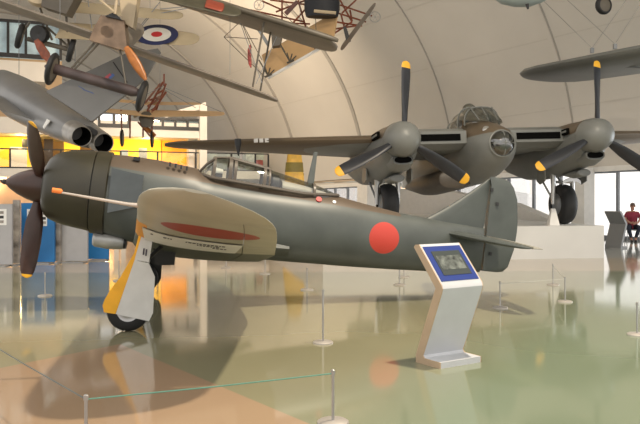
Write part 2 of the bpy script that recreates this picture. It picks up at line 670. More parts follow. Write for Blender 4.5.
# ------------------------------------------------------------------ white plinth under the bomber
PA = R(10)
pe = Vector((math.cos(PA), math.sin(PA), 0))
pn_ = Vector((-math.sin(PA), math.cos(PA), 0))
PZ = .86
c0 = P(604, 258, 19.69)
c0.z = 0
mb = MB()
cor = [c0, c0 - pe * 7.6, c0 - pe * 7.6 + pn_ * 13, c0 + pn_ * 13]
o0 = c0 - pe * 3.8
mb.loft([[q for q in cor], [q + Vector((0, 0, PZ - .03)) for q in cor]])
mb.loft([[q + Vector((0, 0, PZ - .03)) for q in cor], [q + Vector((0, 0, PZ)) for q in cor]])
pl = mb.build('display_plinth', M('plinth_white', (.62, .62, .60), .5, var=.04, scale=1), None, False, shift=o0)
pl.location = o0
tag(pl, 'large low white plinth carrying the twin engined bomber', 'plinth')

# ================================================================== FOREGROUND FIGHTER
m_ki = M('fighter_olive_grey', (.070, .080, .076), .42, var=.16, scale=2.2, spec=.5)
SH = Vector((2.25, 0, -1.84))
nt, x, y, z = objxyz(m_ki)
paint(m_ki, disc_mask(nt, x, z, 6.235 - SH.x, -.235 - SH.z, .27), (.48, .045, .03))
nt, x, y, z = objxyz(m_ki)
paint(m_ki, nmath(nt, 'MULTIPLY', nmath(nt, 'LESS_THAN', x, 4.3), nmath(nt, 'GREATER_THAN', nmath(nt, 'ADD', z, nmath(nt, 'MULTIPLY', x, .055)), .395 - SH.z)), (.095, .07, .05))
m_kicowl = M('cowl_dark_olive', (.029, .026, .015), .38, var=.2, scale=2.5)
m_kiwing = M('fighter_wing_grey', (.40, .375, .30), .42, var=.1, scale=2.0)
nt, x, y, z = objxyz(m_kiwing)
ay = nmath(nt, 'ABSOLUTE', y)
hm = disc_mask(nt, x, nmath(nt, 'MULTIPLY', ay, 1.3), 3.15 - SH.x, 4.10 * 1.3, .56)
gz_ = nt.nodes.new('ShaderNodeNewGeometry')
paint(m_kiwing, hm, (.34, .04, .025))
leb = nmath(nt, 'MULTIPLY', nmath(nt, 'LESS_THAN', x, 2.42 - SH.x), nmath(nt, 'MULTIPLY', nmath(nt, 'LESS_THAN', ay, 3.55), nmath(nt, 'GREATER_THAN', ay, 1.5)))
paint(m_kiwing, leb, (.75, .30, .02))
paint(m_kiwing, nmath(nt, 'LESS_THAN', ay, 2.1), (.075, .085, .065))
m_kibrown = M('spinner_brown', (.042, .018, .013), .32, var=.15)
m_kigear = M('gear_door_white', (.62, .62, .60), .45, var=.06)
m_dkin = M('gear_well_black', (.018, .018, .016), .6)
m_kipanel = M('side_panel_blue_grey', (.065, .078, .085), .35, var=.12)
m_frameo = M('canopy_frame_olive', (.085, .07, .055), .4)

nose = Vector((-5.03302, 11.77754, 1.88041))
kyaw, kpit = .18664, .11424
kr = Euler((0, kpit, kyaw)).to_matrix()
KS = CH / (CH - (nose + kr @ Vector((2.25, 0, -1.84))).z)
nose = Vector((0, 0, CH)) + (nose - Vector((0, 0, CH))) * KS
ki = thing('fighter_aircraft', 'dark olive propeller fighter with red roundels standing on the hall floor', 'aircraft', nose + kr @ SH * KS, (0, kpit, kyaw))
ki.scale = (KS, KS, KS)


def kb(mb, name, mat, parent=None, smooth=True, **k):
    return mb.build(name, mat, parent or ki, smooth, shift=SH, **k)


# cowl
prof = [(.68, .30, -.30, .30), (.635, .32, -.33, .34), (.64, .37, -.39, .40), (.68, .46, -.46, .48), (.75, .53, -.52, .54), (.85, .585, -.555, .58), (.98, .62, -.59, .605), (1.15, .645, -.615, .62), (1.30, .655, -.635, .625), (1.385, .65, -.65, .62)]
kb(MB().loft([ring(a, b, c, d, 40, 2.1) for a, b, c, d in prof]), 'engine_cowl', m_kicowl)
kb(MB().loft([ring(a, b, c, d, 40, 2.1) for a, b, c, d in ((1.40, .64, -.65, .62), (1.405, .668, -.675, .64), (1.62, .675, -.70, .645), (1.64, .64, -.68, .62))]), 'cowl_flap_ring', m_kicowl)
# fuselage
fus = [(1.35, .60, -.60, .58, 2.1), (1.6, .635, -.67, .60, 2.1), (1.85, .645, -.72, .60, 2.1), (2.3, .638, -.80, .58, 2.2), (2.75, .60, -.835, .56, 2.2), (2.97, .575, -.84, .54, 2.2), (3.1, .50, -.84, .52, 2.3), (3.3, .45, -.835, .51, 2.4), (3.9, .41, -.83, .50, 2.4), (4.6, .385, -.825, .47, 2.3), (5.3, .385, -.81, .43, 2.1), (5.45, .385, -.81, .42, 2.0), (5.85, .32, -.80, .385, 2.0), (6.57, .22, -.775, .32, 2.0), (7.3, .175, -.74, .24, 2.0), (7.8, .15, -.70, .16, 2.0), (8.16, .12, -.67, .06, 2.0)]
kb(MB().loft([ring(a, b, c, d, 40, e) for a, b, c, d, e in fus]), 'fuselage', m_ki)
# exhaust side panels
for sg in (-1, 1):
    mb = MB()
    pts_ = [(1.68, .40), (2.18, .34), (2.16, -.15), (1.69, -.3)]
    mb.prism([(a, sg * .59, b) for a, b in pts_], (0, sg * .025, 0))
    kb(mb, 'side_panel', m_kipanel, smooth=False)
    for q in range(4):
        kb(MB().box((2.55 + q * .09, sg * .36, .575 - q * .012), (.03, .05, .07)), 'cooling_louvre', m_dark, smooth=False)
kb(MB().box((2.02, -.30, .60), (.10, .08, .06)), 'filler_cap', m_dark)
# spinner, propeller
kb(MB().lathe((0, 0, 0), (1, 0, 0), [(0, 0), (.02, .03), (.10, .10), (.22, .175), (.36, .235), (.50, .275), (.62, .29), (.63, .2)], 32), 'spinner', m_kibrown)
kb(MB().lathe((-.05, 0, 0), (1, 0, 0), [(0, 0), (0, .025), (.03, .025), (.035, .04), (.075, .045)], 12), 'starter_dog', m_dark)


def blade(mb, c, axis, ang, r0, r1, wmax, up=Vector((0, 0, 1)), rf=(0, .12, .3, .55, .8, .93, .98, 1.0), wf=(.35, .55, .9, 1.0, .92, .75, .5, .12), th=.05, twist=(65, 12), lo=0.0, hi=1.0):
    """propeller blade: radial loft, twisted"""
    axis = Vector(axis).normalized()
    side = axis.cross(up).normalized()
    rad = (up * math.cos(ang) + side * math.sin(ang)).normalized()
    tan = axis.cross(rad).normalized()
    rings = []
    for i in range(25):
        q = lo + (hi - lo) * i / 24
        wv = wf[-1]
        for k in range(len(rf) - 1):
            if rf[k] <= q <= rf[k + 1]:
                u_ = (q - rf[k]) / (rf[k + 1] - rf[k])
                wv = wf[k] + (wf[k + 1] - wf[k]) * u_
        tw = R(twist[0] + (twist[1] - twist[0]) * q)
        cd_ = (tan * math.cos(tw) + axis * math.sin(tw))
        nn = (-tan * math.sin(tw) + axis * math.cos(tw))
        p = Vector(c) + rad * (r0 + (r1 - r0) * q)
        hw, ht = wmax / 2 * wv, th * (1 - .75 * q) * (.5 + .5 * min(1, wv * 1.5))
        rings.append([p + cd_ * (hw * math.cos(2 * PI * k / 12)) + nn * (ht * math.sin(2 * PI * k / 12)) for k in range(12)])
    return mb.loft(rings)


m_tip = M('blade_tip_yellow', (.80, .42, .03), .45, var=.05)
for k in range(3):
    an = R(52) + k * 2 * PI / 3
    b_ = kb(blade(MB(), (.55, 0, 0), (1, 0, 0), an, .2, 1.48, .30, hi=.955, twist=(78, 52)), 'propeller_blade', m_kibrown)
    kb(blade(MB(), (.55, 0, 0), (1, 0, 0), an, .2, 1.48, .302, lo=.955, th=.052, twist=(78, 52)), 'blade_tip', m_tip, b_)

# wing with dihedral, flaps and ailerons
WS = [(0, 2.10, 4.12, .26), (.45, 2.12, 4.14, .26), (1.2, 2.17, 4.17, .25), (2.0, 2.22, 4.18, .24), (3.0, 2.27, 4.05, .20), (4.0, 2.32, 3.92, .16), (4.8, 2.35, 3.80, .13), (5.2, 2.38, 3.73, .115), (5.45, 2.42, 3.66, .10), (5.62, 2.47, 3.57, .085), (5.75, 2.55, 3.43, .07), (5.84, 2.65, 3.25, .05), (5.90, 2.80, 3.02, .025)]


def wz(y):
    y = abs(y)
    return -.745 if y < .35 else -.745 + .161 * (y - .35)


def wsec(y, f0, f1):
    ya = abs(y)
    for i in range(len(WS) - 1):
        a, b = WS[i], WS[i + 1]
        if a[0] <= ya <= b[0] + 1e-6:
            u = (ya - a[0]) / (b[0] - a[0])
            le, te, t = [a[j] + (b[j] - a[j]) * u for j in (1, 2, 3)]
    return foil((le, y, wz(y)), (te, y, wz(y) - (.10 + .012 * ya) * min(1.0, ((te - le) / 1.3) ** 1.3)), (0, 0, 1), t, f0, f1, 10)


ys = [-s_[0] for s_ in WS[::-1]] + [s_[0] for s_ in WS[1:]]
kb(MB().loft([wsec(q, 0, .76) for q in ys]), 'wing', m_kiwing)
for sg in (-1, 1):
    kb(MB().loft([wsec(sg * q, .765, 1) for q in (.45, 1.2, 2.0, 2.95)]), 'flap', m_kiwing)
    kb(MB().loft([wsec(sg * q, .765, 1) for q in (2.97, 3.5, 4.0, 4.8, 5.15)]), 'aileron', m_kiwing)
    kb(MB().loft([wsec(sg * q, .76, 1) for q in (5.17, 5.45, 5.62, 5.75, 5.84, 5.9)]), 'wing_tip', m_kiwing)
    # root fillet
    mb = MB()
    rr = []
    for xx, zt_, wd in ((2.2, -.62, .60), (2.8, -.56, .66), (3.6, -.50, .62), (4.0, -.49, .57), (4.3, -.48, .52), (4.62, -.48, .45)):
        rr.append([(xx, sg * .30, zt_ + .1), (xx, sg * (wd * .82), zt_), (xx, sg * wd, zt_ - .1), (xx, sg * wd * .9, zt_ - .16), (xx, sg * .3, -.72)])
    kb(mb.loft(rr), 'wing_fillet', m_ki)
# white stencilled strip under the near wing
mw = M('stencil_white', (.78, .77, .74), .5, var=.05)
mtx = M('stencil_ink', (.06, .05, .07), .6, var=0)


def wbot(y, x_):
    sec = wsec(y, 0, 1)[11:]
    for a, b in zip(sec[:-1], sec[1:]):
        if b.x <= x_ <= a.x:
            return a.z + (b.z - a.z) * (x_ - a.x) / (b.x - a.x)
    return wz(y)


def wpatch(mb, x0, x1, ya, yb, off):
    nx, ny = 8, 3
    gr = [[Vector((x0 + (x1 - x0) * i / nx, -(ya + (yb - ya) * j / ny), wbot(ya + (yb - ya) * j / ny, x0 + (x1 - x0) * i / nx) - off)) for j in range(ny + 1)] for i in range(nx + 1)]
    mb.loft(gr, cap=False, closed=False)
    g2_ = [[q + Vector((0, 0, off * .5)) for q in r_] for r_ in gr]
    mb.loft(g2_, cap=False, closed=False)
    return mb


strip = kb(wpatch(MB(), 2.36, 3.60, 2.22, 3.30, .018), 'stencil_strip', mw)
rt = random.Random(3)
for (y0, xa, xb) in ((2.96, 2.90, 3.40), (2.80, 3.05, 3.34), (2.64, 3.26, 3.44), (3.0, 2.46, 2.52), (3.0, 2.62, 2.74)):
    mb = MB()
    xx = xa
    while xx < xb - .02:
        ww = rt.choice((.02, .03, .04))
        wpatch(mb, xx, min(xx + ww, xb), y0, y0 + .10, .022)
        xx += ww + .014
    kb(mb, 'lettering', mtx, strip)
# pitot tube at the near wing
pit = kb(MB().tube([(2.42, -4.6, wz(4.6) - .0), (2.25, -4.6, wz(4.6)), (1.58, -4.6, -.015)], [.03, .02, .011], 10), 'pitot_tube', M('pitot_silver', (.55, .48, .42), .35, metal=.3))
kb(MB().lathe((1.49, -4.6, -.0), (1, 0, -.04), [(0, 0), (0, .026), (.085, .026), (.10, .012)], 12), 'pitot_cover', M('cover_orange', (.95, .25, .05), .5, var=.1), pit)

# landing gear
for sg, md in ((-1, m_kigear), (1, m_dkin)):
    yy = sg * 2.02
    st_ = kb(MB().tube([(2.36, yy, -.50), (2.33, yy, -.9), (2.25, yy, -1.55)], [.075, .065, .05], 12), 'gear_leg', m_steel)
    kb(MB().lathe((2.25, yy - .085, -1.55), (0, 1, 0), [(0, .15), (0, .23), (.03, .275), (.085, .292), (.14, .275), (.17, .23), (.17, .15)], 32), 'tyre', m_rubber, st_)
    kb(MB().lathe((2.25, yy - .07, -1.55), (0, 1, 0), [(0, 0), (.0, .06), (.02, .1), (.01, .16), (.13, .16), (.12, .1), (.14, .06), (.14, 0)], 24), 'wheel_hub', m_steel, st_)
    yo = sg * 2.15
    th_ = (0, sg * .03, 0)
    up_ = [(2.335, -.39), (2.47, -.50), (2.455, -.86), (2.262, -.842)]
    kb(MB().prism([(a, yo, b) for a, b in up_], th_), 'upper_gear_door', md, smooth=False)
    lo_ = [(2.262, -.85), (2.455, -.87), (2.557, -1.05), (2.587, -1.54), (2.547, -1.655), (2.10, -1.595)]
    kb(MB().prism([(a, yo, b) for a, b in lo_], th_), 'lower_gear_door', md, smooth=False)
    ye = [(2.30, -.33), (2.345, -.40), (2.262, -.85), (2.095, -1.60), (1.94, -1.59), (1.912, -1.50), (1.93, -1.42), (1.985, -1.29), (2.10, -1.10), (2.245, -.75)]
    kb(MB().prism([(a, yo - sg * .035, b) for a, b in ye], th_), 'wheel_fairing', m_yellow, smooth=False)
    kb(MB().tube([(2.62, sg * 1.75, -.62), (2.33, yy, -.95)], .03, 8), 'drag_strut', m_dark)
    # inboard door hanging below the wing
    kb(MB().prism([(2.42, sg * 1.2, -.55), (2.80, sg * 1.2, -.55), (2.80, sg * 1.2, -.95), (2.52, sg * 1.2, -.98)], (0, sg * .03, 0)), 'wheel_bay_door', m_dkin, smooth=False)
for q in range(2):
    kb(MB().box((2.37 + q * .035, -2.188, -.72 - q * .01), (.02, .006, .09)), 'door_stencil', mtx, smooth=False)
# belly scoop
kb(MB().loft([ring(a, b, c, d, 24, 2.3) for a, b, c, d in ((1.47, -.64, -.86, .2), (1.5, -.62, -.885, .24), (1.7, -.62, -.905, .25), (1.93, -.64, -.89, .23), (1.97, -.66, -.875, .2))]), 'oil_cooler_scoop', M('scoop_grey', (.42, .42, .41), .35, metal=.3))
kb(MB().loft([ring(a, b, c, d, 24, 2.3) for a, b, c, d in ((1.96, -.65, -.88, .215), (2.0, -.66, -.87, .205))]), 'scoop_exit', m_dark)
# tail
fin_le = [(.10, 6.85), (.17, 7.02), (.32, 7.26), (.45, 7.45), (.65, 7.71), (.857, 7.96), (.98, 8.10), (1.02, 8.15)]
rg = []
for zz, le in fin_le:
    rg.append(foil((le, 0, zz), (8.185 + .0, 0, zz), (0, 1, 0), .11 - .05 * (zz), 0, .97, 8))
kb(MB().loft(rg), 'fin', m_ki)
rud = [(-.64, 8.50), (-.62, 8.60), (-.53, 8.69), (-.2, 8.775), (.1, 8.795), (.3, 8.79), (.7, 8.735), (.9, 8.65), (1.005, 8.56), (1.045, 8.44), (1.055, 8.36)]
rg = []
for zz, te in rud:
    hx = 8.19 - (.03 if zz > .9 else 0)
    tk = .05 if zz > .9 else .06
    rg.append([(hx, -tk, zz), (hx + .08, -tk, zz), (te - .03, -.012, zz), (te, 0, zz), (te - .03, .012, zz), (hx + .08, tk, zz), (hx, tk, zz)])
kb(MB().loft(rg), 'rudder', m_ki)
for (xx, zz) in ((8.33, .58), (8.2, .82), (8.3, -.32), (8.05, -.30)):
    kb(MB().box((xx, -.066, zz), (.05, .03, .06)), 'rudder_fitting', m_dark, smooth=False)
for sg in (-1, 1):
    tz = -.03
    rg = []
    for yy, le, te, t in ((.05, 7.42, 8.16, .11), (.6, 7.53, 8.15, .10), (1.2, 7.65, 8.13, .085), (1.65, 7.78, 8.11, .07), (1.93, 7.92, 8.10, .05), (2.02, 8.04, 8.09, .02)):
        rg.append(foil((le, sg * yy, tz - .04 * yy), (te, sg * yy, tz - .04 * yy), (0, 0, 1), t, 0, .99, 8))
    kb(MB().loft(rg), 'tailplane', m_ki)
    rg = []
    for yy, te, t in ((.12, 8.42, .05), (.6, 8.46, .05), (1.2, 8.44, .04), (1.65, 8.40, .03), (1.93, 8.32, .02), (2.03, 8.18, .01)):
        z0_ = tz - .04 * yy
        rg.append([(8.17 if yy < 2.0 else 8.11, sg * yy, z0_ - t * .7), (te, sg * yy, z0_ - .006), (te, sg * yy, z0_ + .006), (8.17 if yy < 2.0 else 8.11, sg * yy, z0_ + t * .7)])
    kb(MB().loft(rg), 'elevator', M('elevator_fabric', (.30, .29, .25), .5, var=.1))
tl = kb(MB().tube([(7.45, 0, -.68), (7.62, 0, -.9)], [.05, .035], 10), 'tail_strut', m_steel)
kb(MB().lathe((7.66, -.05, -.90), (0, 1, 0), [(0, .03), (0, .08), (.03, .115), (.07, .115), (.1, .08), (.1, .03)], 20), 'tail_tyre', m_rubber, tl)
for (xa, xb, za, zb) in ((7.62, 7.82, -.40, -.385), (7.62, 7.82, -.50, -.485), (7.62, 7.635, -.50, -.385), (7.805, 7.82, -.50, -.385)):
    kb(MB().box(((xa + xb) / 2, -.165 - (7.8 - (xa + xb) / 2) * .1, (za + zb) / 2), (xb - xa, .02, zb - za)), 'stencil_border', mw, smooth=False)
kb(MB().lathe((5.05, -.275, .285), (0, -.8, .6), [(0, 0), (0, .05), (.02, .05), (.021, 0)], 16), 'red_mark', M('mark_red', (.45, .03, .03), .5))
kb(MB().lathe((5.32, -.26, .27), (0, -.8, .6), [(0, 0), (0, .03), (.02, .03), (.021, 0)], 16), 'white_mark', mw)
# canopy
CS = [(3.04, .50, .10), (3.12, .64, .20), (3.25, .775, .28), (3.40, .815, .32), (3.58, .80, .33), (4.08, .735, .33), (4.25, .69, .325), (4.74, .592, .29), (5.1, .51, .22), (5.42, .41, .10)]


def arch(x_, top, hw, zs_, n_=14, lean=0.0, r_off=0.0):
    out = []
    for k in range(n_ + 1):
        a = PI * k / n_
        yy = (hw + r_off) * math.copysign(abs(math.cos(a)) ** .7, math.cos(a))
        zz = zs_ + (top + r_off - zs_) * abs(math.sin(a)) ** .75
        out.append(Vector((x_ + lean * (zz - zs_), yy, zz)))
    return out


def sill(x_):
    return .47 - .055 * (x_ - 3.04)


cg = kb(MB().loft([arch(a, b, c, sill(a) - .03) for a, b, c in CS], cap=False, closed=False), 'canopy_glass', m_canopy)


def cframe(x_, top, hw, w_, parent=None):
    A = arch(x_, top, hw, sill(x_) - .03, r_off=.012)
    B = arch(x_ + w_, top, hw, sill(x_) - .03, r_off=.012)
    A2 = arch(x_, top, hw, sill(x_) - .03, r_off=-.012)
    B2 = arch(x_ + w_, top, hw, sill(x_) - .03, r_off=-.012)
    mb = MB().loft([[A[i], B[i], B2[i], A2[i]] for i in range(len(A))])
    return kb(mb, 'canopy_frame', m_frameo, parent)


cframe(3.24, .785, .285, .05)
cframe(3.50, .812, .33, .06)
cframe(3.585, .802, .332, .05)
cframe(4.08, .735, .332, .05)
cframe(4.17, .715, .33, .03)
cframe(4.95, .55, .25, .04)
for sg in (-1, 1):
    kb(MB().tube([(3.02, sg * .12, .50), (3.14, sg * .2, .66), (3.25, sg * .22, .755)], .022, 8), 'windscreen_post', m_frameo)
    kb(MB().tube([(3.02, sg * .12, .49), (3.25, sg * .30, sill(3.25) - .02), (3.6, sg * .345, sill(3.6) - .02), (4.25, sg * .335, sill(4.25) - .02), (4.8, sg * .29, sill(4.8) - .02), (5.42, sg * .1, .40)], .03, 8), 'sill_rail', m_frameo)
    kb(MB().tube([(3.55, sg * .2, .79), (4.2, sg * .2, .69)], .016, 8), 'canopy_rail', m_frameo)
kb(MB().tube([(3.25, 0, .785), (3.55, 0, .82), (4.2, 0, .715)], .022, 8), 'top_rail', m_frameo)
kb(MB().loft([ring(a, b, .3, d, 20, 2.4) for a, b, d in ((4.22, .60, .2), (4.25, .64, .24), (4.36, .62, .24), (4.40, .55, .2))]), 'headrest', m_dark)
kb(MB().box((4.15, 0, .40), (.08, .40, .36)), 'seat_back', m_dark)
kb(MB().box((3.35, 0, .44), (.12, .40, .18)), 'instrument_panel', m_dark)
kb(MB().lathe((3.28, 0, .56), (1, 0, 0), [(0, 0), (0, .07), (.14, .05), (.15, 0)], 16), 'gunsight', m_white)
kb(MB().loft([ring(a, b, .3, d, 20, 2.2) for a, b, d in ((4.42, .54, .22), (4.8, .50, .2), (5.2, .43, .12))]), 'rear_deck', M('deck_pale', (.45, .42, .38), .5))
# aerial mast
kb(MB().loft([foil((a - w_, 0, zz), (a + w_, 0, zz), (0, 1, 0), t) for a, zz, w_, t in ((4.92, .42, .07, .05), (4.93, .7, .055, .04), (4.955, 1.10, .03, .025))]), 'aerial_mast', M('mast_grey', (.09, .10, .095), .4))

# ================================================================== TWIN ENGINED BOMBER
m_mg = M('bomber_grey', (.17, .175, .165), .42, var=.1, scale=1.5)
m_mgr = M('bomber_camouflage', (.17, .175, .165), .45, var=.1, scale=1.5)
nt, x, y, z = objxyz(m_mgr)
nz = nt.nodes.new('ShaderNodeTexNoise')
nz.inputs['Scale'].default_value = .5
tcn = nt.nodes.new('ShaderNodeTexCoord')
nt.links.new(tcn.outputs['Object'], nz.inputs['Vector'])
edge = nmath(nt, 'GREATER_THAN', nmath(nt, 'ADD', z, nmath(nt, 'MULTIPLY', nz.outputs['Fac'], .15)), .19)
paint(m_mgr, edge, (.115, .085, .055))
m_blade = M('blade_black', (.022, .024, .03), .38, var=.1)

BR = Vector((4.47, 18.5, 3.10))
byaw, bpit, broll = R(100), R(5), R(-1.9)
brot = Euler((broll, bpit, byaw)).to_matrix()
bm_ = thing('bomber_aircraft', 'grey and brown twin engined bomber with glazed nose on the white plinth', 'aircraft', BR, (broll, bpit, byaw))


def W2B(p):
    return brot.inverted() @ (Vector(p) - BR)


def bb(mb, name, mat, parent=None, smooth=True, **k):
    return mb.build(name, mat, parent or bm_, smooth, **k)


NX = .34
fs = [(-.50 + NX, .17, -.49, .32), (-.42 + NX, .24, -.56, .40), (-.25 + NX, .33, -.66, .50), (.0 + NX, .43, -.78, .585), (.8, .58, -.92, .64), (1.5, .70, -1.0, .69), (2.6, .74, -1.0, .70), (4, .68, -.95, .68), (6, .55, -.75, .55), (8.5, .40, -.42, .36), (10.5, .28, -.15, .2), (12, .2, 0, .06)]
bb(MB().loft([ring(a, b, c, d, 36) for a, b, c, d in fs]), 'fuselage', m_mgr)
ng = bb(MB().loft([ring(a, b, c, d, 24) for a, b, c, d in ((-.50 + NX, .16, -.48, .32), (-.58 + NX, .14, -.46, .30), (-.67 + NX, .06, -.38, .22), (-.72 + NX, -.04, -.28, .12), (-.74 + NX, -.14, -.18, .02))]), 'nose_glazing', glass('nose_glass', (.40, .41, .38), .18))
bb(MB().tube([(-.51 + NX, .325 * math.cos(q * PI / 12), -.16 + .325 * math.sin(q * PI / 12)) for q in range(25)], .028, 8), 'nose_ring', m_mg, ng)
bb(MB().tube([(-.50 + NX, 0, -.48), (-.65 + NX, 0, -.41), (-.745 + NX, 0, -.16), (-.65 + NX, 0, .09), (-.5 + NX, 0, .16)], .016, 6), 'nose_rib', m_mg, ng)
bb(MB().tube([(-.50 + NX, .32, -.17), (-.65 + NX, .24, -.17), (-.745 + NX, 0, -.17), (-.65 + NX, -.24, -.17), (-.5 + NX, -.32, -.17)], .016, 6), 'nose_rib', m_mg, ng)
bb(MB().lathe((.18, .24, .22), (-1, .1, .35), [(-.1, .11), (.05, .11), (.09, .07), (.10, 0)], 16), 'landing_lamp', m_steel)
# canopy
cs = [(.55, .55, .30), (.65, .68, .42), (.98, .99, .48), (1.5, 1.09, .48), (2.1, 1.05, .46), (2.6, .92, .38), (2.95, .74, .2)]


def bsill(x_):
    return .55


can = bb(MB().loft([arch(a, b, c, .5) for a, b, c in cs], cap=False, closed=False), 'canopy_glass', m_canopy)
for a, b, c in (cs[2], cs[3], cs[5]):
    A, B = arch(a, b, c, .5, r_off=.02), arch(a + .04, b, c, .5, r_off=.02)
    A2, B2 = arch(a, b, c, .5, r_off=-.015), arch(a + .04, b, c, .5, r_off=-.015)
    bb(MB().loft([[A[i], B[i], B2[i], A2[i]] for i in range(15)]), 'canopy_frame', m_mg, can)
for sg in (-1, 0, 1):
    bb(MB().tube([(.56, sg * .25, .56), (.98, sg * .3, .98 if sg else 1.0)], .018, 6), 'windscreen_post', m_mg, can)
bb(MB().box((2.0, 0, .58), (.4, .5, .4)), 'cockpit_seat', m_dark)
bb(MB().lathe((1.7, .05, 1.05), (0, 0, 1), [(0, .2), (.1, .17), (.17, .08), (.18, 0)], 16), 'canopy_blister', m_canopy, can)
# wings
EY = 2.535
for sg in (-1, 1):
    rg = []
    for yy, le, te, t in ((.3, .95, 4.6, .48), (1.0, .95, 4.55, .46), (EY, 1.0, 4.25, .42), (4.2, 1.25, 3.8, .32), (6.0, 1.6, 3.3, .22), (7.4, 1.88, 2.95, .14), (7.9, 2.0, 2.8, .11), (8.15, 2.15, 2.6, .07), (8.25, 2.3, 2.45, .03)):
        zz = .10 + .035 * yy
        rg.append(foil((le, sg * yy, zz), (te, sg * yy, zz - .04), (0, 0, 1), t, 0, 1, 10))
    bb(MB().loft(rg), 'wing', m_mgr)
    if sg > 0:
        for q in range(3):
            bb(MB().box((1.56, 5.65 + q * .14, .305), (.05, .1, .1)), 'wing_marking', m_white, None, False)
    # radiator in the leading edge
    rd = bb(MB().loft([[(.62, sg * yy, -.02), (.62, sg * yy, .30), (.95, sg * yy, .42), (1.6, sg * yy, .42), (1.6, sg * yy, -.14), (.95, sg * yy, -.14)] for yy in (.60, 2.1)]), 'radiator_housing', m_mg, smooth=False)
    bb(MB().box((.61, sg * 1.38, .14), (.03, 1.22, .17)), 'radiator_slot', m_void, rd, False)
    # nacelle
    ey = sg * EY
    ns = [(.02, .45, -.47, .45), (.12, .455, -.64, .455), (.35, .46, -.72, .455), (.9, .50, -.80, .49), (1.6, .52, -.84, .53), (2.6, .48, -.84, .55), (3.6, .36, -.74, .52), (4.6, .2, -.45, .4), (5.4, .05, -.12, .18), (5.7, 0, -.03, .04)]
    nc = bb(MB().loft([ring(a, b, c, d, 32, 2.15, ey) for a, b, c, d in ns]), 'engine_nacelle', m_mgr)
    bb(MB().lathe((-.66, ey, 0), (1, 0, 0), [(0, 0), (.02, .13), (.09, .27), (.22, .37), (.42, .43), (.67, .45), (.68, .3)], 32), 'spinner', m_mg)
    # chin intake
    bb(MB().loft([ring(a, b, c, d, 24, 2.6, ey) for a, b, c, d in ((-.06, -.40, -.60, .24), (-.09, -.38, -.62, .26), (.0, -.36, -.66, .28), (.3, -.34, -.74, .32))]), 'chin_intake', m_mg, nc)
    bb(MB().loft([ring(a, b, c, d, 24, 2.6, ey) for a, b, c, d in ((-.098, -.42, -.575, .215), (-.07, -.42, -.575, .21))]), 'intake_mouth', m_void, nc)
    bb(MB().loft([ring(a, b, c, d, 20, 2, ey) for a, b, c, d in ((.5, -.80, -.96, .17), (.53, -.78, -.98, .2), (1.0, -.78, -.98, .2), (1.5, -.8, -.86, .1))]), 'carburettor_intake', m_mg, nc)
    for s2 in (-1, 1):
        bb(MB().box((.62, ey + s2 * .47, .20), (.62, .06, .15)), 'exhaust_slot', m_void, nc, False)
        bb(MB().box((.62, ey + s2 * .485, .20), (.5, .05, .05)), 'exhaust_stubs', m_mg, nc, False)
    for k in range(3):
        an = k * 2 * PI / 3 + (R(5) if sg > 0 else R(4.5))
        tw = (62, 20)
        b_ = bb(blade(MB(), (-.26, ey, 0), (1, 0, 0), an, .34, 1.90, .34, hi=.89, th=.07, twist=tw, wf=(.5, .75, .95, 1, .92, .8, .6, .2)), 'propeller_blade', m_blade)
        bb(blade(MB(), (-.26, ey, 0), (1, 0, 0), an, .34, 1.90, .343, lo=.89, th=.072, twist=tw, wf=(.5, .75, .95, 1, .92, .8, .6, .2)), 'blade_tip', m_tip, b_)
    # undercarriage: wheel between two legs
    wc = BR + brot @ Vector((1.75, ey - .13, 0))
    wc.z = PZ + .56
    lw = W2B(wc)
    ax = brot.inverted() @ Vector((math.cos(R(10)), math.sin(R(10)), 0))
    gl = bb(MB().lathe(lw - ax * .21, ax, [(0, .30), (0, .44), (.05, .52), (.13, .555), (.21, .56), (.29, .555), (.37, .52), (.42, .44), (.42, .30)], 40), 'tyre', m_rubber)
    bb(MB().lathe(lw - ax * .17, ax, [(0, 0), (0, .1), (.05, .2), (0, .31), (.34, .31), (.29, .2), (.34, .1), (.34, 0)], 24), 'wheel_hub', m_grey, gl)
    upb = brot.inverted() @ Vector((0, 0, 1))
    for s2 in (-1, 1):
        a0 = lw + ax * s2 * .29
        bb(MB().tube([a0, a0 + upb * .75, Vector((1.75, ey + s2 * -.0, -.45)) + ax * s2 * .28], [.055, .075, .075], 10), 'gear_leg', m_steel)
        bb(MB().tube([a0 + upb * .1, Vector((2.7, ey, -.5)) + ax * s2 * .26], .03, 8), 'drag_strut', m_grey)
        dq = lw + ax * s2 * .62 + upb * .45
        fw = brot.inverted() @ Vector((math.sin(R(10)), -math.cos(R(10)), 0))
        dp_ = [dq + fw * .15 + upb * .5, dq - fw * .25 + upb * .55, dq - fw * .35 + upb * .2, dq - fw * .15 + upb * .1, dq + fw * .15 + upb * .2]
        bb(MB().prism(dp_, ax * .03), 'gear_door', m_mg, smooth=False)
    bb(MB().tube([lw + ax * -.29 + upb * .62, lw + ax * .29 + upb * .62], .04, 8), 'cross_brace', m_steel)
    mg_ = lw + upb * .66
    fw = brot.inverted() @ Vector((math.sin(R(10)), -math.cos(R(10)), 0))
    bb(MB().loft([[mg_ + ax * (.27 * math.cos(q * PI / 8)) + fw * (.5 + .0 * k) * 1 + upb * (-.15 + .12 * math.sin(q * PI / 8) + k * .1) for q in range(9)] for k in (0, 1)], cap=False, closed=False), 'mudguard', m_steel)
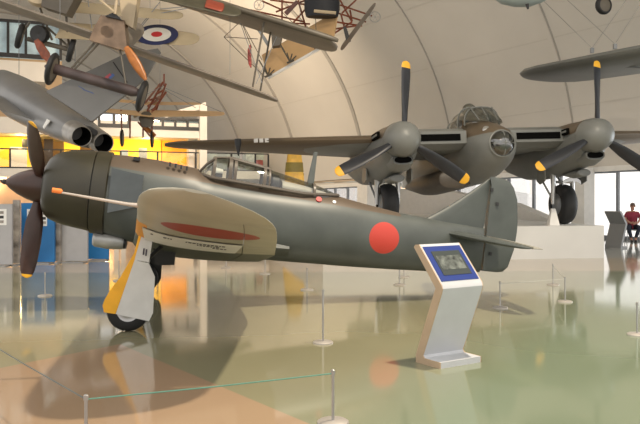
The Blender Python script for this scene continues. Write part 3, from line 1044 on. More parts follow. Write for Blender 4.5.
# bomb bay bulge and tail
bb(MB().loft([ring(a, b, c, d, 24, 2.6, .62) for a, b, c, d in ((1.5, -.66, -1.0, .35), (1.55, -.60, -1.08, .45), (1.8, -.55, -1.12, .52), (3.6, -.5, -1.10, .52), (4.4, -.5, -.95, .45), (5.6, -.6, -.75, .2))]), 'slipper_tank', M('bay_brown', (.085, .07, .055), .45))
bb(MB().tube([(1.3, -.3, -.98), (1.35, -.3, -1.35)], [.03, .015], 6), 'blade_aerial', m_mg)
bb(MB().loft([foil((le, 0, zz), (te, 0, zz), (0, 1, 0), t) for zz, le, te, t in ((.1, 10.2, 12.2, .2), (1.0, 10.9, 12.3, .16), (1.6, 11.3, 12.2, .1), (1.75, 11.6, 12.0, .04))]), 'fin', m_mgr)
for sg in (-1, 1):
    bb(MB().loft([foil((le, sg * yy, .15), (te, sg * yy, .15), (0, 0, 1), t) for yy, le, te, t in ((.05, 10.2, 11.7, .16), (1.8, 10.6, 11.6, .1), (2.8, 10.9, 11.5, .06), (3.0, 11.1, 11.35, .02))]), 'tailplane', m_mgr)
tw_ = W2B(BR + brot @ Vector((9.8, 0, 0)))
tp = BR + brot @ Vector((9.8, 0, -.1))
ta_, tb_ = W2B(tp), W2B((tp.x, tp.y, PZ + .2))
tg = bb(MB().tube([ta_, tb_], .06, 8), 'tail_leg', m_steel)
bb(MB().lathe(tb_ - ax * .08, ax, [(0, .05), (0, .15), (.05, .2), (.11, .2), (.16, .15), (.16, .05)], 20), 'tail_tyre', m_rubber, tg)
# dark post hanging under the right wing near its end
pw = W2B(P(238, 143, 18.4))
bb(MB().tube([pw + Vector((0, 0, .1)), pw, pw + Vector((0, 0, -.12)), pw + Vector((0, 0, -.32))], [.08, .085, .06, .015], 10), 'underwing_fitting', m_dark)

# white wedge chock before the right wheel
cq = P(553, 224, 20.0)
o = MB().loft([[(-.14, -.15, 0), (.14, -.15, 0), (.14, .15, 0), (-.14, .15, 0)], [(-.05, -.05, .45), (.05, -.05, .45), (.05, .05, .45), (-.05, .05, .45)]]).build('wheel_chock', m_white, None, False)
o.location = (cq.x, cq.y, PZ)
tag(o, 'tall white wedge standing on plinth beside the right bomber wheel', 'chock')

# ================================================================== JET HANGING AT THE LEFT
m_jet = M('jet_grey', (.20, .20, .20), .38, var=.08, scale=1.2)
jA = Vector((-.55, .75, .24)).normalized()
jr = Vector((.75, .6, -.25))
jr = (jr - jA * jr.dot(jA)).normalized()
ju = jr.cross(jA).normalized()
jO = P(89.5, 138, 22)
jet = thing('jet_aircraft', 'grey jet with two round exhaust nozzles hanging at the left', 'aircraft', jO)
JT = Matrix((jA, -jr, ju)).transposed()          # local x = towards the nose, y = left, z = up


def jb(mb, name, mat, parent=None, smooth=True, **k):
    mb.T = JT
    return mb.build(name, mat, parent or jet, smooth, **k)


js = [(.35, .32, -.34, .66, 2.6), (.9, .40, -.42, .78, 2.6), (2.0, .50, -.52, .90, 2.6), (3.5, .60, -.62, .98, 2.5), (5, .70, -.72, 1.02, 2.4), (7, .78, -.80, 1.0, 2.3), (9, .80, -.75, .9, 2.2), (11, .75, -.6, .65, 2), (13, .4, -.45, .4, 2), (14.5, .0, -.2, .1, 2)]
jb(MB().loft([ring(a, b, c, d, 32, e) for a, b, c, d, e in js]), 'fuselage', m_jet)
for sg in (-1, 1):
    nz_ = jb(MB().lathe((0, sg * .345, 0), (1, 0, 0), [(-.30, .275), (-.32, .29), (-.30, .305), (0, .325), (.5, .35)], 32), 'exhaust_nozzle', M('nozzle_metal', (.33, .31, .28), .35, metal=.5, var=.2), None)
    jb(MB().lathe((0, sg * .345, 0), (1, 0, 0), [(-.305, .278), (.0, .25), (.7, .2), (.72, 0)], 32), 'nozzle_throat', m_void, nz_)
# fin, laid out from the picture outline on the aircraft's plane of symmetry


def onplane(px, py, org, nrm):
    d0 = P(px, py, 1.0) - Vector((0, 0, CH))
    C0 = Vector((0, 0, CH))
    t = (org - C0).dot(nrm) / d0.dot(nrm)
    return C0 + d0 * t


finn = Vector((.12, -.98, .18)).normalized()
forg = jO + jA * 1.2 + ju * .3
fo = [(46, 92), (126, 54), (158, 49), (161, 53), (146, 79), (112, 106), (92, 122)]
fp = [JT.inverted() @ (onplane(a, b, forg, finn) - jO) for a, b in fo]
fn = (JT.inverted() @ finn) * .12
fin = jb(MB().prism([p - fn * .5 for p in fp], fn), 'fin', m_jet, smooth=False)
rb = [(112, 70), (138, 82)]
for (a, b, c, d_, col) in ((105, 78, 110, 74, (.55, .12, .15)), (109, 78, 113, 74, (.12, .2, .5)), (82, 89, 93, 93, (.10, .14, .28)), (78, 86, 84, 89, (.10, .14, .28))):
    pp = [JT.inverted() @ (onplane(x_, y_, forg, finn) - jO) + fn * .55 for x_, y_ in ((a, b), (c, d_), (c + 2, d_ + 2), (a + 2, b + 2))]
    jb(MB().prism(pp, fn * .05), 'fin_marking', M('marking', col, .5, var=0), fin, False)
ph_ = [JT.inverted() @ (onplane(x_, y_, forg, finn) - jO) + fn * .52 for x_, y_ in ((113, 63), (114, 62.5), (128, 83), (127, 83.5))]
jb(MB().prism(ph_, fn * .06), 'rudder_hinge', m_dark, fin, False)
jb(MB().loft([foil((le, yy, -.2), (te, yy, -.2), (0, 0, 1), t) for yy, le, te, t in ((.6, 8.5, 2.6, .3), (2.2, 6.0, 2.5, .18), (4.0, 3.4, 2.4, .08))]), 'delta_wing', m_jet)
jb(MB().prism([(1.1, .88, .05), (1.45, .88, .05), (1.5, .9, -.22), (1.35, .9, -.26)], (0, .02, 0)), 'white_access_panel', m_white, smooth=False)
jb(MB().tube([(1.2, -.0, .1), (.2, -.02, .2), (-.25, 0, .22)], [.1, .12, .09], 10), 'tail_fairing', m_dark)
for t_ in (2, 9):
    q = jO + jA * t_ + ju * .6
    jb(MB().tube([JT.inverted() @ (q - jO), JT.inverted() @ (Vector((q.x, q.y, 11.5)) - jO)], .012, 6), 'suspension_cable', m_grey)

# ================================================================== BIPLANES HANGING AT THE TOP
m_bpl = M('biplane_underside', (.22, .19, .16), .5, var=.12, scale=2)
m_bpd = M('biplane_dark', (.10, .085, .065), .5, var=.2, scale=2)
m_linen = M('doped_linen', (.50, .40, .27), .55, var=.1, scale=2)
m_tan = M('tan_linen', (.62, .40, .20), .55, var=.08, scale=2)


def aerobox(name, label, loc):
    root = thing(name, label, 'aircraft', loc)

    def put(mb, nm, mat, parent=None, smooth=True, **k):
        mb.T = None
        mb.v = [q - Vector(loc) for q in mb.v]
        return mb.build(nm, mat, parent or root, smooth, **k)
    return root, put


def wheel(put, c, ax_, r, wdt, parent=None, spoke=False):
    ax_ = Vector(ax_).normalized()
    c = Vector(c)
    w2 = wdt / 2
    t_ = put(MB().lathe(c - ax_ * w2, ax_, [(0, r * .72), (0, r * .86), (w2 * .4, r * .96), (w2, r), (w2 * 1.6, r * .96), (wdt, r * .86), (wdt, r * .72), (0, r * .72)], 28), 'tyre', m_rubber, parent)
    put(MB().lathe(c - ax_ * w2, ax_, [(w2 * .2, r * .73), (-w2 * .3, .05), (-w2 * .3, 0), (wdt + w2 * .3, 0), (wdt + w2 * .3, .05), (w2 * 1.8, r * .73)], 20), 'wheel_disc', m_bpd, t_)
    return t_


# --- near biplane (A)
DA = 15.0
Sd = Vector((math.cos(R(19.7)), 0, -math.sin(R(19.7))))
Ud = Vector((math.sin(R(19.7)), 0, math.cos(R(19.7))))
Cd = Vector((0, 1, 0))
A0 = P(108, 34, DA)
ra, pa = aerobox('biplane', 'large grey brown biplane banked across the top left, long narrow wings', A0)
c1, c2 = Vector((0, .55, 0)), Vector((0, 2.0, 0))
le0, le1 = P(-70, -24, DA), P(276, 97.5, DA)
pa(MB().loft(wing3(le0 + Cd * 0, le0 + Cd * 1.5, le1, le1 + Cd * 1.1, Ud, .15, .10)), 'lower_wing', m_bpl)
ue0, ue1 = P(150, -18, DA), P(338, 41, DA)
pa(MB().loft(wing3(ue0, ue0 + Cd * 1.5, ue1, ue1 + Cd * 1.5, Ud, .15, .13)), 'upper_wing', m_bpl)
pa(MB().loft(wing3(ue0 + Ud * .02 - Cd * .05, ue0 + Cd * .35 + Ud * .03, ue1 - Cd * .02 + Ud * .02, ue1 + Cd * .2 + Ud * .03, Ud, .14, .12)), 'leading_edge', m_bpd)
for px, d_ in ((258, .15), (262, 1.0)):
    pa(MB().tube([P(px + 6, 17, DA) + Cd * d_, P(px - 6, 86, DA) + Cd * d_], .022, 6), 'interplane_strut', m_bpd)
for a, b in (((240, 22), (262, 83)), ((277, 36), (256, 84))):
    pa(MB().tube([P(*a, DA + .5), P(*b, DA + .5)], .008, 5), 'bracing_wire', m_grey)
# fuselage nose: broad panel-covered body running back and up, with a pointed lower edge
fz_ = []
for q, (cx, cy, hw, hh) in enumerate(((110, 34, .14, .12), (109, 32, .22, .20), (108, 29, .26, .24), (107, 22, .26, .24), (106, 12, .24, .22), (105, 2, .2, .18))):
    c = P(cx, cy, DA + .1) + Cd * (q * .55 - .2)
    fz_.append([c + Sd * hw * math.cos(2 * PI * k / 24) + Ud * hh * math.sin(2 * PI * k / 24) for k in range(24)])
pa(MB().loft(fz_), 'fuselage', m_bpl)
pa(MB().prism([P(101, 15, DA - .1), P(124, 20, DA - .1), P(127, 51, DA - .1), P(112, 47, DA - .1), P(89, 40, DA - .1), P(94, 27, DA - .1)], Cd * .3), 'cowling', M('cowling_bronze', (.22, .15, .10), .35, metal=.5, var=.4, scale=3), smooth=False)
pa(MB().prism([P(105, 16, DA - .2), P(114, 12, DA - .2), P(122, 20, DA - .2), P(114, 18, DA - .2)], Cd * .1), 'dark_vent', m_dark, smooth=False)
pa(MB().prism([P(119, -6, DA), P(138, -6, DA), P(133, 28, DA), P(122, 22, DA)], Cd * .25), 'centre_strut_fairing', m_linen, smooth=False)
for a, b in (((117, -3), (115, 14)), ((100, 0), (114, 12))):
    pa(MB().tube([P(*a, DA - .25), P(*b, DA - .25)], .03, 6), 'centre_strut', m_linen)
# propeller blade in varnished wood, hanging low right
hub = P(126, 47, DA - .6)
tip = P(146, 80, DA - .6)
dv = (tip - hub).normalized()
sv = dv.cross(Cd).normalized()
rg = []
for q, wv in ((0, .05), (.1, .07), (.35, .095), (.6, .09), (.85, .065), (1, .03)):
    p = hub.lerp(tip, q)
    rg.append([p + sv * wv * math.cos(2 * PI * k / 12) + Cd * .035 * math.sin(2 * PI * k / 12) for k in range(12)])
pa(MB().loft(rg), 'propeller_blade', m_wood)
# undercarriage: long axle fairing with a wheel at each end
xa, xb = P(45, 66, DA), P(142, 94, DA)
axd = (xb - xa).normalized()
m_ax = M('axle_fairing_painted', (.07, .05, .05), .5, var=.35, scale=2)
axf = pa(MB().tube([xa, xa.lerp(xb, .08), xa.lerp(xb, .9), xb], [.03, .11, .11, .05], 12), 'axle_fairing', m_ax)
wheel(pa, P(52, 69, DA), axd + Vector((0, .10, 0)), .34, .10)
wheel(pa, P(142, 96, DA), axd + Vector((0, .10, 0)), .33, .10)
for a, b in (((94, 43), (70, 70)), ((120, 50), (126, 86)), ((100, 42), (72, 72))):
    pa(MB().tube([P(*a, DA), P(*b, DA)], .022, 6), 'undercarriage_strut', m_bpd)
for px, py in ((60, 20), (230, 75)):
    q = P(px, py, DA + .7)
    pa(MB().tube([q, Vector((q.x, q.y, 11.8))], .006, 5), 'suspension_cable', m_grey)

m_dko = M('dark_olive_dope', (.055, .05, .032), .5, var=.2)
pc_ = Vector((0, .8, .6)).normalized()
pcs = (P(241, 13, DA - .7) - P(140, -12, DA - .7)).normalized()
pa(MB().loft(wing3(P(140, -12, DA - .7) - pc_ * .35, P(140, -12, DA - .7) + pc_ * .35, P(241, 13, DA - .7) - pc_ * .25, P(241, 13, DA - .7) + pc_ * .25, pcs.cross(pc_), .07, .05)), 'aileron', m_dko)
pa(MB().loft(wing3(P(206, 3, DA - .76) - pc_ * .2, P(206, 3, DA - .76) + pc_ * .2, P(224, 8, DA - .76) - pc_ * .2, P(224, 8, DA - .76) + pc_ * .2, pcs.cross(pc_), .05, .05)), 'red_patch', M('dope_red', (.22, .04, .02), .5))

# --- far biplane with the roundel (B)
DB = 21.0
m_rw = M('roundel_wing_linen', (.44, .36, .24), .55, var=.08, scale=2)
B0 = P(157, 37, DB)
rb_, pb = aerobox('biplane', 'tan linen biplane with blue white red roundel under its wing tip', B0)
sdB = (P(199, 39.5, DB) - P(60, 30, DB)).normalized()
cdB = Vector((.10, -.72, -.62)).normalized()
cdB = (cdB - sdB * cdB.dot(sdB)).normalized()
upB = sdB.cross(cdB).normalized()
# wing with two scalloped tip lobes
cen = lambda px, py: P(px, py, DB)
for (a, b, ch_, nm) in (((60, 6), (183, 16), .55, 'upper_tip_panel'), ((60, 30), (199, 39.5), .78, 'lower_wing')):
    l0, l1 = cen(*a), cen(*b)
    pb(MB().loft(wing3(l0 - cdB * ch_ * .6, l0 + cdB * ch_ * .6, l1 - cdB * ch_ * .5, l1 + cdB * ch_ * .5, upB, .08, .06)), nm, m_rw)
for k, (r_, col) in enumerate(((.60, (.018, .025, .085)), (.40, (.62, .60, .55)), (.155, (.42, .02, .025)))):
    c = cen(157, 37)
    view = Vector((0, -1, 0))
    nv = upB if upB.y < 0 else -upB
    rgs = [[c + nv * (.075 + k * .006 + o_) + (sdB * math.cos(2 * PI * q / 40) + cdB * math.sin(2 * PI * q / 40)) * r_ for q in range(40)] for o_ in (0, .004)]
    if k == 0:
        rd0 = pb(MB().loft(rgs), 'roundel', M('roundel_blue', col, .5, var=.05), None, False)
    else:
        pb(MB().loft(rgs), 'roundel_ring' if k == 1 else 'roundel_centre', M('roundel_%d' % k, col, .5, var=.05), rd0, False)
# fuselage, dark radiator underside, wheels
pb(MB().loft([ring(0, 0, 0, 0)] and [[P(52, 4, DB) + Vector((q * .12, q * 1.2 - 1.0, q * .5)) + Vector((hw * math.cos(2 * PI * k / 20), 0, hh * math.sin(2 * PI * k / 20))) for k in range(20)] for q, hw, hh in ((0, .35, .25), (.2, .5, .4), (1, .5, .42), (2.2, .4, .35), (4, .2, .2))]), 'fuselage', m_linen)
pb(MB().prism([P(43, -8, DB - 1.2), P(78, -8, DB - 1.2), P(66, 14, DB - 1.2), P(41, 6, DB - 1.2)], Vector((0, .5, 0))), 'radiator', m_bpd, smooth=False)
pb(MB().lathe(P(38, 34, DB - .3), (0, 1, .2), [(.02, 0), (0, .10), (0, .22), (.05, .25), (.25, .25), (.3, .2), (.3, 0)], 20), 'engine_cowl', m_dark)
xa, xb = P(20, 36, DB), P(71, 50, DB)
axd = (xb - xa).normalized()
pb(MB().tube([P(28, 39, DB), xb], .07, 10), 'axle', m_bpd)
wheel(pb, xa, axd + Vector((0, .35, 0)), .37, .15)
wheel(pb, xb, axd + Vector((0, .35, 0)), .36, .15)
for a, b in (((48, 28), (70, 48)), ((66, 14), (69, 48)), ((30, 22), (22, 34)), ((40, 8), (52, 40))):
    pb(MB().tube([P(*a, DB - .1), P(*b, DB - .1)], .035, 6), 'undercarriage_strut', m_bpd)
hub, tip = P(36, 40, DB - .8), P(50, 62, DB - .8)
dv = (tip - hub).normalized()
sv = dv.cross(Cd).normalized()
pb(MB().loft([[hub.lerp(tip, q) + sv * wv * math.cos(2 * PI * k / 12) + Cd * .04 * math.sin(2 * PI * k / 12) for k in range(12)] for q, wv in ((0, .07), (.3, .12), (.7, .13), (1, .05))]), 'propeller_blade', m_redwood)
for a, b in (((88, 0), (92, 28)), ((82, 60), (114, 20)), ((137, 30), (160, 2)), ((134, 36), (152, 14)), ((146, 16), (220, 2)), ((160, 9), (206, 5))):
    pb(MB().tube([P(*a, DB), P(*b, DB)], .014, 5), 'bracing_wire', m_grey)
for px, py in ((60, 0), (150, 10)):
    q = P(px, py, DB + .3)
    pb(MB().tube([q, Vector((q.x, q.y, 12.0))], .006, 5), 'suspension_cable', m_grey)

# --- pusher biplane with open booms (C)
DC = 24.0
C0 = P(310, 30, DC)
rc, pc = aerobox('pusher_biplane', 'open framed pusher biplane with tan wing and red brown tail booms', C0)
up = Vector((-.45, -.35, .82)).normalized()
pc(MB().loft(wing3(P(262, 55, DC), P(268, 77, DC - 1.0), P(338, 10, DC), P(334, 38, DC - 1.0), up, .10, .10, tip=False)), 'lower_wing', m_tan)
pc(MB().tube([P(268, 78, DC - 1.05), P(326, 45, DC - 1.05)], .05, 6), 'trailing_edge', m_white)
pc(MB().loft([[P(cx, cy, DC - .6) + Vector((hw * math.cos(2 * PI * k / 16), hw * .9 * math.sin(2 * PI * k / 16) * .6, dz)) for k in range(16)] for cx, cy, hw, dz in ((322, 17, .5, 0), (322, 10, .56, 0), (322, 0, .56, 0), (322, -12, .5, 0))]), 'crew_nacelle', m_black, angle=60)
pc(MB().tube([P(314, 11, DC - 1.3), P(336, 13, DC - 1.3)], .05, 6), 'step_bar', m_linen)
m_boom = m_redwood
for a, b in (((250, 10), (305, 22)), ((252, 22), (310, 24)), ((262, 1), (282, 10)), ((282, 0), (282, 22)), ((276, 12), (306, 0)), ((270, 0), (316, 6)), ((292, 24), (310, 4)), ((298, 0), (306, 28)),
             ((340, 5), (372, 16)), ((334, 12), (366, 22)), ((340, 0), (352, 22)), ((350, 10), (352, 21)), ((336, 22), (362, 26)), ((328, 30), (362, 25)), ((330, 36), (352, 22)), ((330, 20), (345, 24)), ((341, 14), (345, 30)), ((342, 13), (356, 0))):
    pc(MB().tube([P(*a, DC), P(*b, DC + .2)], .03, 5), 'boom_strut', m_boom)
pc(MB().loft(wing3(P(375, 1, DC), P(376, 6, DC - .3), P(340, 47, DC), P(342, 52, DC - .3), Vector((1, 0, .5)), .05, .05, tip=True, tip0=True)), 'tail_elevator', m_bpl)
pc(MB().prism([P(343, 27, DC - .1), P(346, 26, DC - .1), P(351, 41, DC - .1), P(347, 44, DC - .1)], Cd * .06), 'tail_flap', m_dark, smooth=False)
for c_, r_ in (((375, 17), .17), ((259, 5), .16)):
    rt_ = pc(MB().tube([P(*c_, DC) + Vector((r_ * math.cos(q * PI / 10), 0, r_ * math.sin(q * PI / 10))) for q in range(21)], .014, 6), 'wheel_rim', m_steel)
    for q in range(6):
        pc(MB().tube([P(*c_, DC), P(*c_, DC) + Vector((r_ * math.cos(q * PI / 3), 0, r_ * math.sin(q * PI / 3)))], .006, 4), 'spoke', m_steel, rt_)
pc(MB().prism([P(284, 12, DC - .4), P(296, 0, DC - .4), P(299, 2, DC - .4), P(287, 15, DC - .4)], Cd * .1), 'propeller', M('prop_dark_red', (.10, .03, .025), .4, var=.4), smooth=False)
pc(MB().prism([P(271, 31, DC - 1.6), P(282, 34, DC - 1.6), P(280, 45, DC - 1.6), P(272, 46, DC - 1.6)], Cd * .4), 'fuel_tank', m_bpd, smooth=False)
for bx, by in ((268, 76), (290, 62), (317, 47)):
    for dx, dy in ((-9, -16), (2, -8), (6, -6), (-3, -9)):
        pc(MB().tube([P(bx, by, DC - 1.3), P(bx + dx, by + dy, DC - 1.0)], .022, 5), 'skid_strut', m_bpd)
    pc(MB().tube([P(bx - 3, by + 1, DC - 1.3), P(bx + 4, by - 2, DC - 1.3)], .035, 6), 'skid', m_bpd)
for a, b in (((224, 37), (241, 21)), ((224, 37), (258, 39)), ((224, 37), (266, 78)), ((241, 21), (252, 48)), ((241, 21), (262, 60)), ((277, 38), (291, 62)), ((282, 12), (296, 26)), ((315, 0), (316, 30))):
    pc(MB().tube([P(*a, DC - .5), P(*b, DC - .5)], .012, 5), 'bracing_wire', m_bpd)
pc(MB().prism([P(256, 28, DC - .7), P(259, 27, DC - .7), P(269, 43, DC - .7), P(267, 46, DC - .7)], Cd * .08), 'wind_pump', m_grey, smooth=False)
pc(MB().loft([[P(cx, cy, DC - .7) + Vector((wv * math.cos(2 * PI * k / 8), .02 * math.sin(2 * PI * k / 8), 0)) for k in range(8)] for cx, cy, wv in ((250, 45, .02), (249.5, 50, .06), (249.5, 58, .06), (250, 64, .05), (251, 68, .015))]), 'red_striped_vane', M('vane_red', (.35, .06, .05), .5, var=.9, scale=12))
for px, py in ((300, 50), (330, 14)):
    q = P(px, py, DC - .4)
    pc(MB().tube([q, Vector((q.x, q.y, 13))], .006, 5), 'suspension_cable', m_grey)

# --- early aeroplane in front of the gallery (D)
DD = 31.0
D0 = P(148, 118, DD)
rd_, pd = aerobox('early_aeroplane', 'small early aeroplane of tan linen and sticks before the gallery', D0)
zu = Vector((0, 0, 1))
pd(MB().loft(wing3(P(150, 111, DD), P(150, 117, DD - 1.5), P(225, 112, DD), P(224, 116, DD - 1.5), zu, .16, .12)), 'wing', m_tan)
pd(MB().loft(wing3(P(150, 113, DD), P(150, 117, DD - 1.5), P(104, 109, DD), P(104, 112, DD - 1.5), zu, .16, .12)), 'wing', m_tan)
pd(MB().loft(wing3(P(142, 102, DD + 1), P(142, 105, DD - .2), P(202, 103, DD + 1), P(200, 105, DD - .2), zu, .09, .07)), 'upper_wing', m_tan)
pd(MB().loft(wing3(P(142, 102, DD + 1), P(142, 104, DD - .2), P(116, 99, DD + 1), P(118, 102, DD - .2), zu, .09, .07)), 'upper_wing', m_tan)
for i, (a, b) in enumerate((((140, 124), (163, 82)), ((150, 126), (166, 84)), ((138, 112), (160, 84)), ((152, 112), (166, 92)), ((140, 124), (150, 126)), ((145, 114), (155, 108)), ((142, 118), (156, 112)), ((148, 106), (160, 98)), ((150, 100), (162, 96)), ((156, 94), (164, 90)))):
    pd(MB().tube([P(*a, DD - .6), P(*b, DD + i % 3)], .045, 6), 'fuselage_stick', m_redwood)
for a, b in (((121, 110), (122, 136)), ((130, 112), (130, 138)), ((152, 112), (152, 136)), ((143, 122), (143, 138)), ((138, 122), (150, 136)), ((154, 122), (138, 112)), ((164, 86), (164, 74))):
    pd(MB().tube([P(*a, DD - .8), P(*b, DD - .8)], .035, 6), 'landing_strut', m_redwood)
pd(MB().tube([P(134, 117, DD - 1), P(146, 110, DD - 1)], .06, 6), 'skid', m_linen)
pd(MB().loft([[P(cx, cy, DD - 1.2) + Vector((hw * math.cos(2 * PI * k / 12), .1 * math.sin(2 * PI * k / 12), hw * .6 * math.sin(2 * PI * k / 12))) for k in range(12)] for cx, cy, hw in ((146, 114, .2), (146, 118, .3), (147, 124, .25))]), 'engine', m_bpd)
pd(MB().tube([P(144, 126, DD - 1), P(155, 136, DD - 1)], .09, 6), 'tail_skid', m_wood)
for px, py in ((122, 138), (152, 139)):
    wheel(pd, P(px, py, DD - .9), (1, .12, 0), .36, .09)
for a, b in (((165, 88), (224, 113)), ((165, 90), (196, 108)), ((163, 86), (120, 108))):
    pd(MB().tube([P(*a, DD - .2), P(*b, DD - .4)], .012, 5), 'bracing_wire', m_grey)
q = P(160, 104, DD)
pd(MB().tube([q, Vector((q.x, q.y, 13))], .008, 5), 'suspension_cable', m_grey)

# --- grey monoplane wing at the top right (E)
m_ew = M('suspended_wing_grey', (.15, .155, .145), .45, var=.08, scale=1.5)
E0 = P(592, 55, 20.8)
re_, pe_ = aerobox('suspended_monoplane', 'dark grey suspended wing with rounded tip at the upper right', E0)
eL0, eL1 = P(503, 73, 14.0 * 1.6), P(760, 27, 9.8 * 1.6)
ev = (eL1 - eL0).normalized()
ec = Vector((ev.y, -ev.x, 0))
if ec.y < 0:
    ec = -ec
ec = (ec + Vector((0, 0, -.075))).normalized()
rg = []
for f_, c_, t_ in ((0, .15, .03), (.012, .45, .08), (.04, .72, .14), (.09, .92, .19), (.16, 1.0, .21), (.4, 1.05, .23), (.7, 1.1, .25), (1, 1.1, .25)):
    m_ = eL0.lerp(eL1, f_) + ec * 1.2
    rg.append(foil(m_ - ec * c_ * 1.15, m_ + ec * c_ * 1.2, zu, t_ * 1.6))
pe_(MB().loft(rg), 'wing', m_ew)
pe_(MB().tube([P(608, 66.5, 20.2), P(700, 69, 17.6)], .024, 6), 'bracing_strut', m_grey)
for px, py in ((592, 49), (615, 45)):
    q = P(px, py + 1.5, 20.8 - (px - 592) * .03)
    pe_(MB().box(q, (.09, .09, .14)), 'lifting_eye', m_grey)
for (a, b) in (((592, 48), (528, -14)), ((592, 48), (636, -14)), ((615, 44), (552, -14)), ((615, 44), (652, -14))):
    pe_(MB().tube([P(*a, 20.8), P(*b, 21.6)], .009, 5), 'suspension_cable', M('steel_cable', (.35, .33, .3), .4))

# --- pale blue aircraft just above the frame (F)
DF = 20.0
F0 = P(516, -12, DF)
rf_, pf = aerobox('suspended_fighter', 'pale blue bellied aircraft with one wheel down at the top edge', F0)
m_pb = M('belly_pale_blue', (.38, .44, .44), .4, var=.06)
pf(MB().loft([[P(cx, -14, DF) + Vector((0, hw * math.cos(2 * PI * k / 24), hh * math.sin(2 * PI * k / 24))) for k in range(24)] for cx, hw, hh in ((484, .05, .05), (490, .25, .25), (502, .42, .48), (516, .5, .56), (530, .5, .56), (540, .42, .47), (552, .3, .3), (580, .2, .2))]), 'fuselage', m_pb)
pf(MB().tube([P(527, 4, DF - .3), P(528, 9, DF - .3)], [.05, .03], 8), 'exhaust_drain', m_dark)
pf(MB().loft(wing3(P(522, -10, DF - .4), P(522, -10, DF + 1.1), P(640, -12, DF - 1.5), P(640, -12, DF - .4), zu, .2, .12)), 'wing', m_pb)
gf = pf(MB().tube([P(601, -12, DF - .9), P(603, 5, DF - .9)], [.05, .035], 8), 'gear_leg', m_steel)
wheel(pf, P(603.5, 5.5, DF - 1.0), (.35, -1, 0), .235, .15)
for px in (505, 535):
    q = P(px, -24, DF)
    pf(MB().tube([q, Vector((q.x, q.y, 12))], .006, 5), 'suspension_cable', m_grey)

# --- small yellow fin and white marker standing far behind the cockpit
yq = P(295, 148, 33)
yt = thing('yellow_tail_fin', 'yellow upright aircraft fin with olive band behind the fighter canopy', 'aircraft fin', (yq.x, yq.y, 0))
rg = []
m_yf = M('fin_yellow', (.72, .42, .06), .45, var=.15)
for zz, wv in ((0, .62), (1.0, .6), (2.0, .52), (2.9, .42), (3.5, .34), (3.7, .28), (3.78, .12)):
    rg.append(foil((-wv, 0, zz), (wv * .85, 0, zz), (0, 1, 0), .22))
MB().loft(rg).build('fin_skin', m_yf, yt)
rg = [foil((-wv, 0, zz), (wv * .85, 0, zz), (0, 1, 0), .235) for zz, wv in ((2.72, .455), (3.15, .41))]
MB().loft(rg).build('olive_band', M('fin_band', (.20, .15, .02), .5), yt)
wq = P(302, 168, 35)
wt = thing('white_marker_post', 'white tapering post with dark cap right of the yellow fin', 'post', (wq.x, wq.y, 0))
MB().lathe((0, 0, 0), (0, 0, 1), [(0, 0), (0, .28), (1.5, .2), (2.5, .09), (2.6, .06), (2.6, 0)], 16).build('shaft', m_white, wt)
MB().lathe((0, 0, 2.6), (0, 0, 1), [(0, 0), (0, .09), (.1, .1), (.17, .06), (.18, 0)], 12).build('cap', m_dark, wt)

# ================================================================== INFORMATION KIOSKS
m_kw = M('kiosk_white', (.52, .53, .55), .4, var=.03)
m_kt = M('kiosk_edge_tan', (.45, .33, .22), .5, var=.06)
m_kb = M('kiosk_bezel_blue', (.012, .034, .20), .35, var=.03)
m_ks = M('kiosk_screen', (.05, .06, .06), .15, var=.0)
nt = m_ks.node_tree
m_pic = M('screen_picture', (.10, .11, .10), .2, var=.9, scale=14, emit=.2)
# frame: x = depth towards the front, y = width, z up
ANG = math.atan2(-.297, .192)
WID = .545


def make_kiosk(label, loc, group, mbody=None, medge=None):
    mbody, medge = mbody or m_kw, medge or m_kt
    k = thing('information_kiosk', label, 'kiosk', loc, (0, 0, ANG), group)
    pr_ = [(0, 0), (.355, 0), (.355, .058), (.125, .06), (.105, .085), (.155, .20), (.375, .725), (.385, .765), (.372, .80), (.045, 1.17), (-.01, 1.165), (-.03, 1.14), (.29, .765), (.0, .075)]
    core = [(x_, z_) for x_, z_ in pr_]
    MB().loft([[(x_, y_, z_) for x_, z_ in core] for y_ in (.012, WID - .012)]).build('body', mbody, k, True, angle=25)
    for y0_, y1_ in ((0, .012), (WID - .012, WID)):
        MB().loft([[(x_, y_, z_) for x_, z_ in core] for y_ in (y0_, y1_)]).build('edge_panel', medge, k, False)
    a, b = Vector((.372, 0, .80)), Vector((.045, 0, 1.17))
    nrm = Vector((b.z - a.z, 0, -(b.x - a.x))).normalized()

    def pan(u0, u1, v0, v1, off, th_):
        q = []
        for (u_, v_) in ((u0, v0), (u1, v0), (u1, v1), (u0, v1)):
            p = a.lerp(b, v_) + nrm * off
            q.append(Vector((p.x, u_ * WID, p.z)))
        return MB().prism(q, nrm * th_)
    bz = pan(.05, .95, .08, .93, .0, .006).build('bezel', m_kb, k, False)
    sc_ = pan(.17, .85, .21, .80, .004, .006).build('screen', m_ks, bz, False)
    pan(.22, .80, .34, .68, .008, .004).build('screen_image', m_pic, sc_, False)
    return k


k1 = make_kiosk('white slanted information kiosk with blue framed screen in the foreground', (.952, 7.355, 0), None)


kq = P(605, 248, 23.4)
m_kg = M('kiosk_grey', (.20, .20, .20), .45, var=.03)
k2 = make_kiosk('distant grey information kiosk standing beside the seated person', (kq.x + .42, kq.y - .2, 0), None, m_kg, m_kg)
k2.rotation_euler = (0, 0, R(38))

# ================================================================== BARRIER POSTS
m_post = M('post_steel', (.36, .35, .34), .3, metal=.6, var=.05)
m_disc = M('post_base', (.5, .46, .42), .35, metal=.4, var=.05)
posts = []


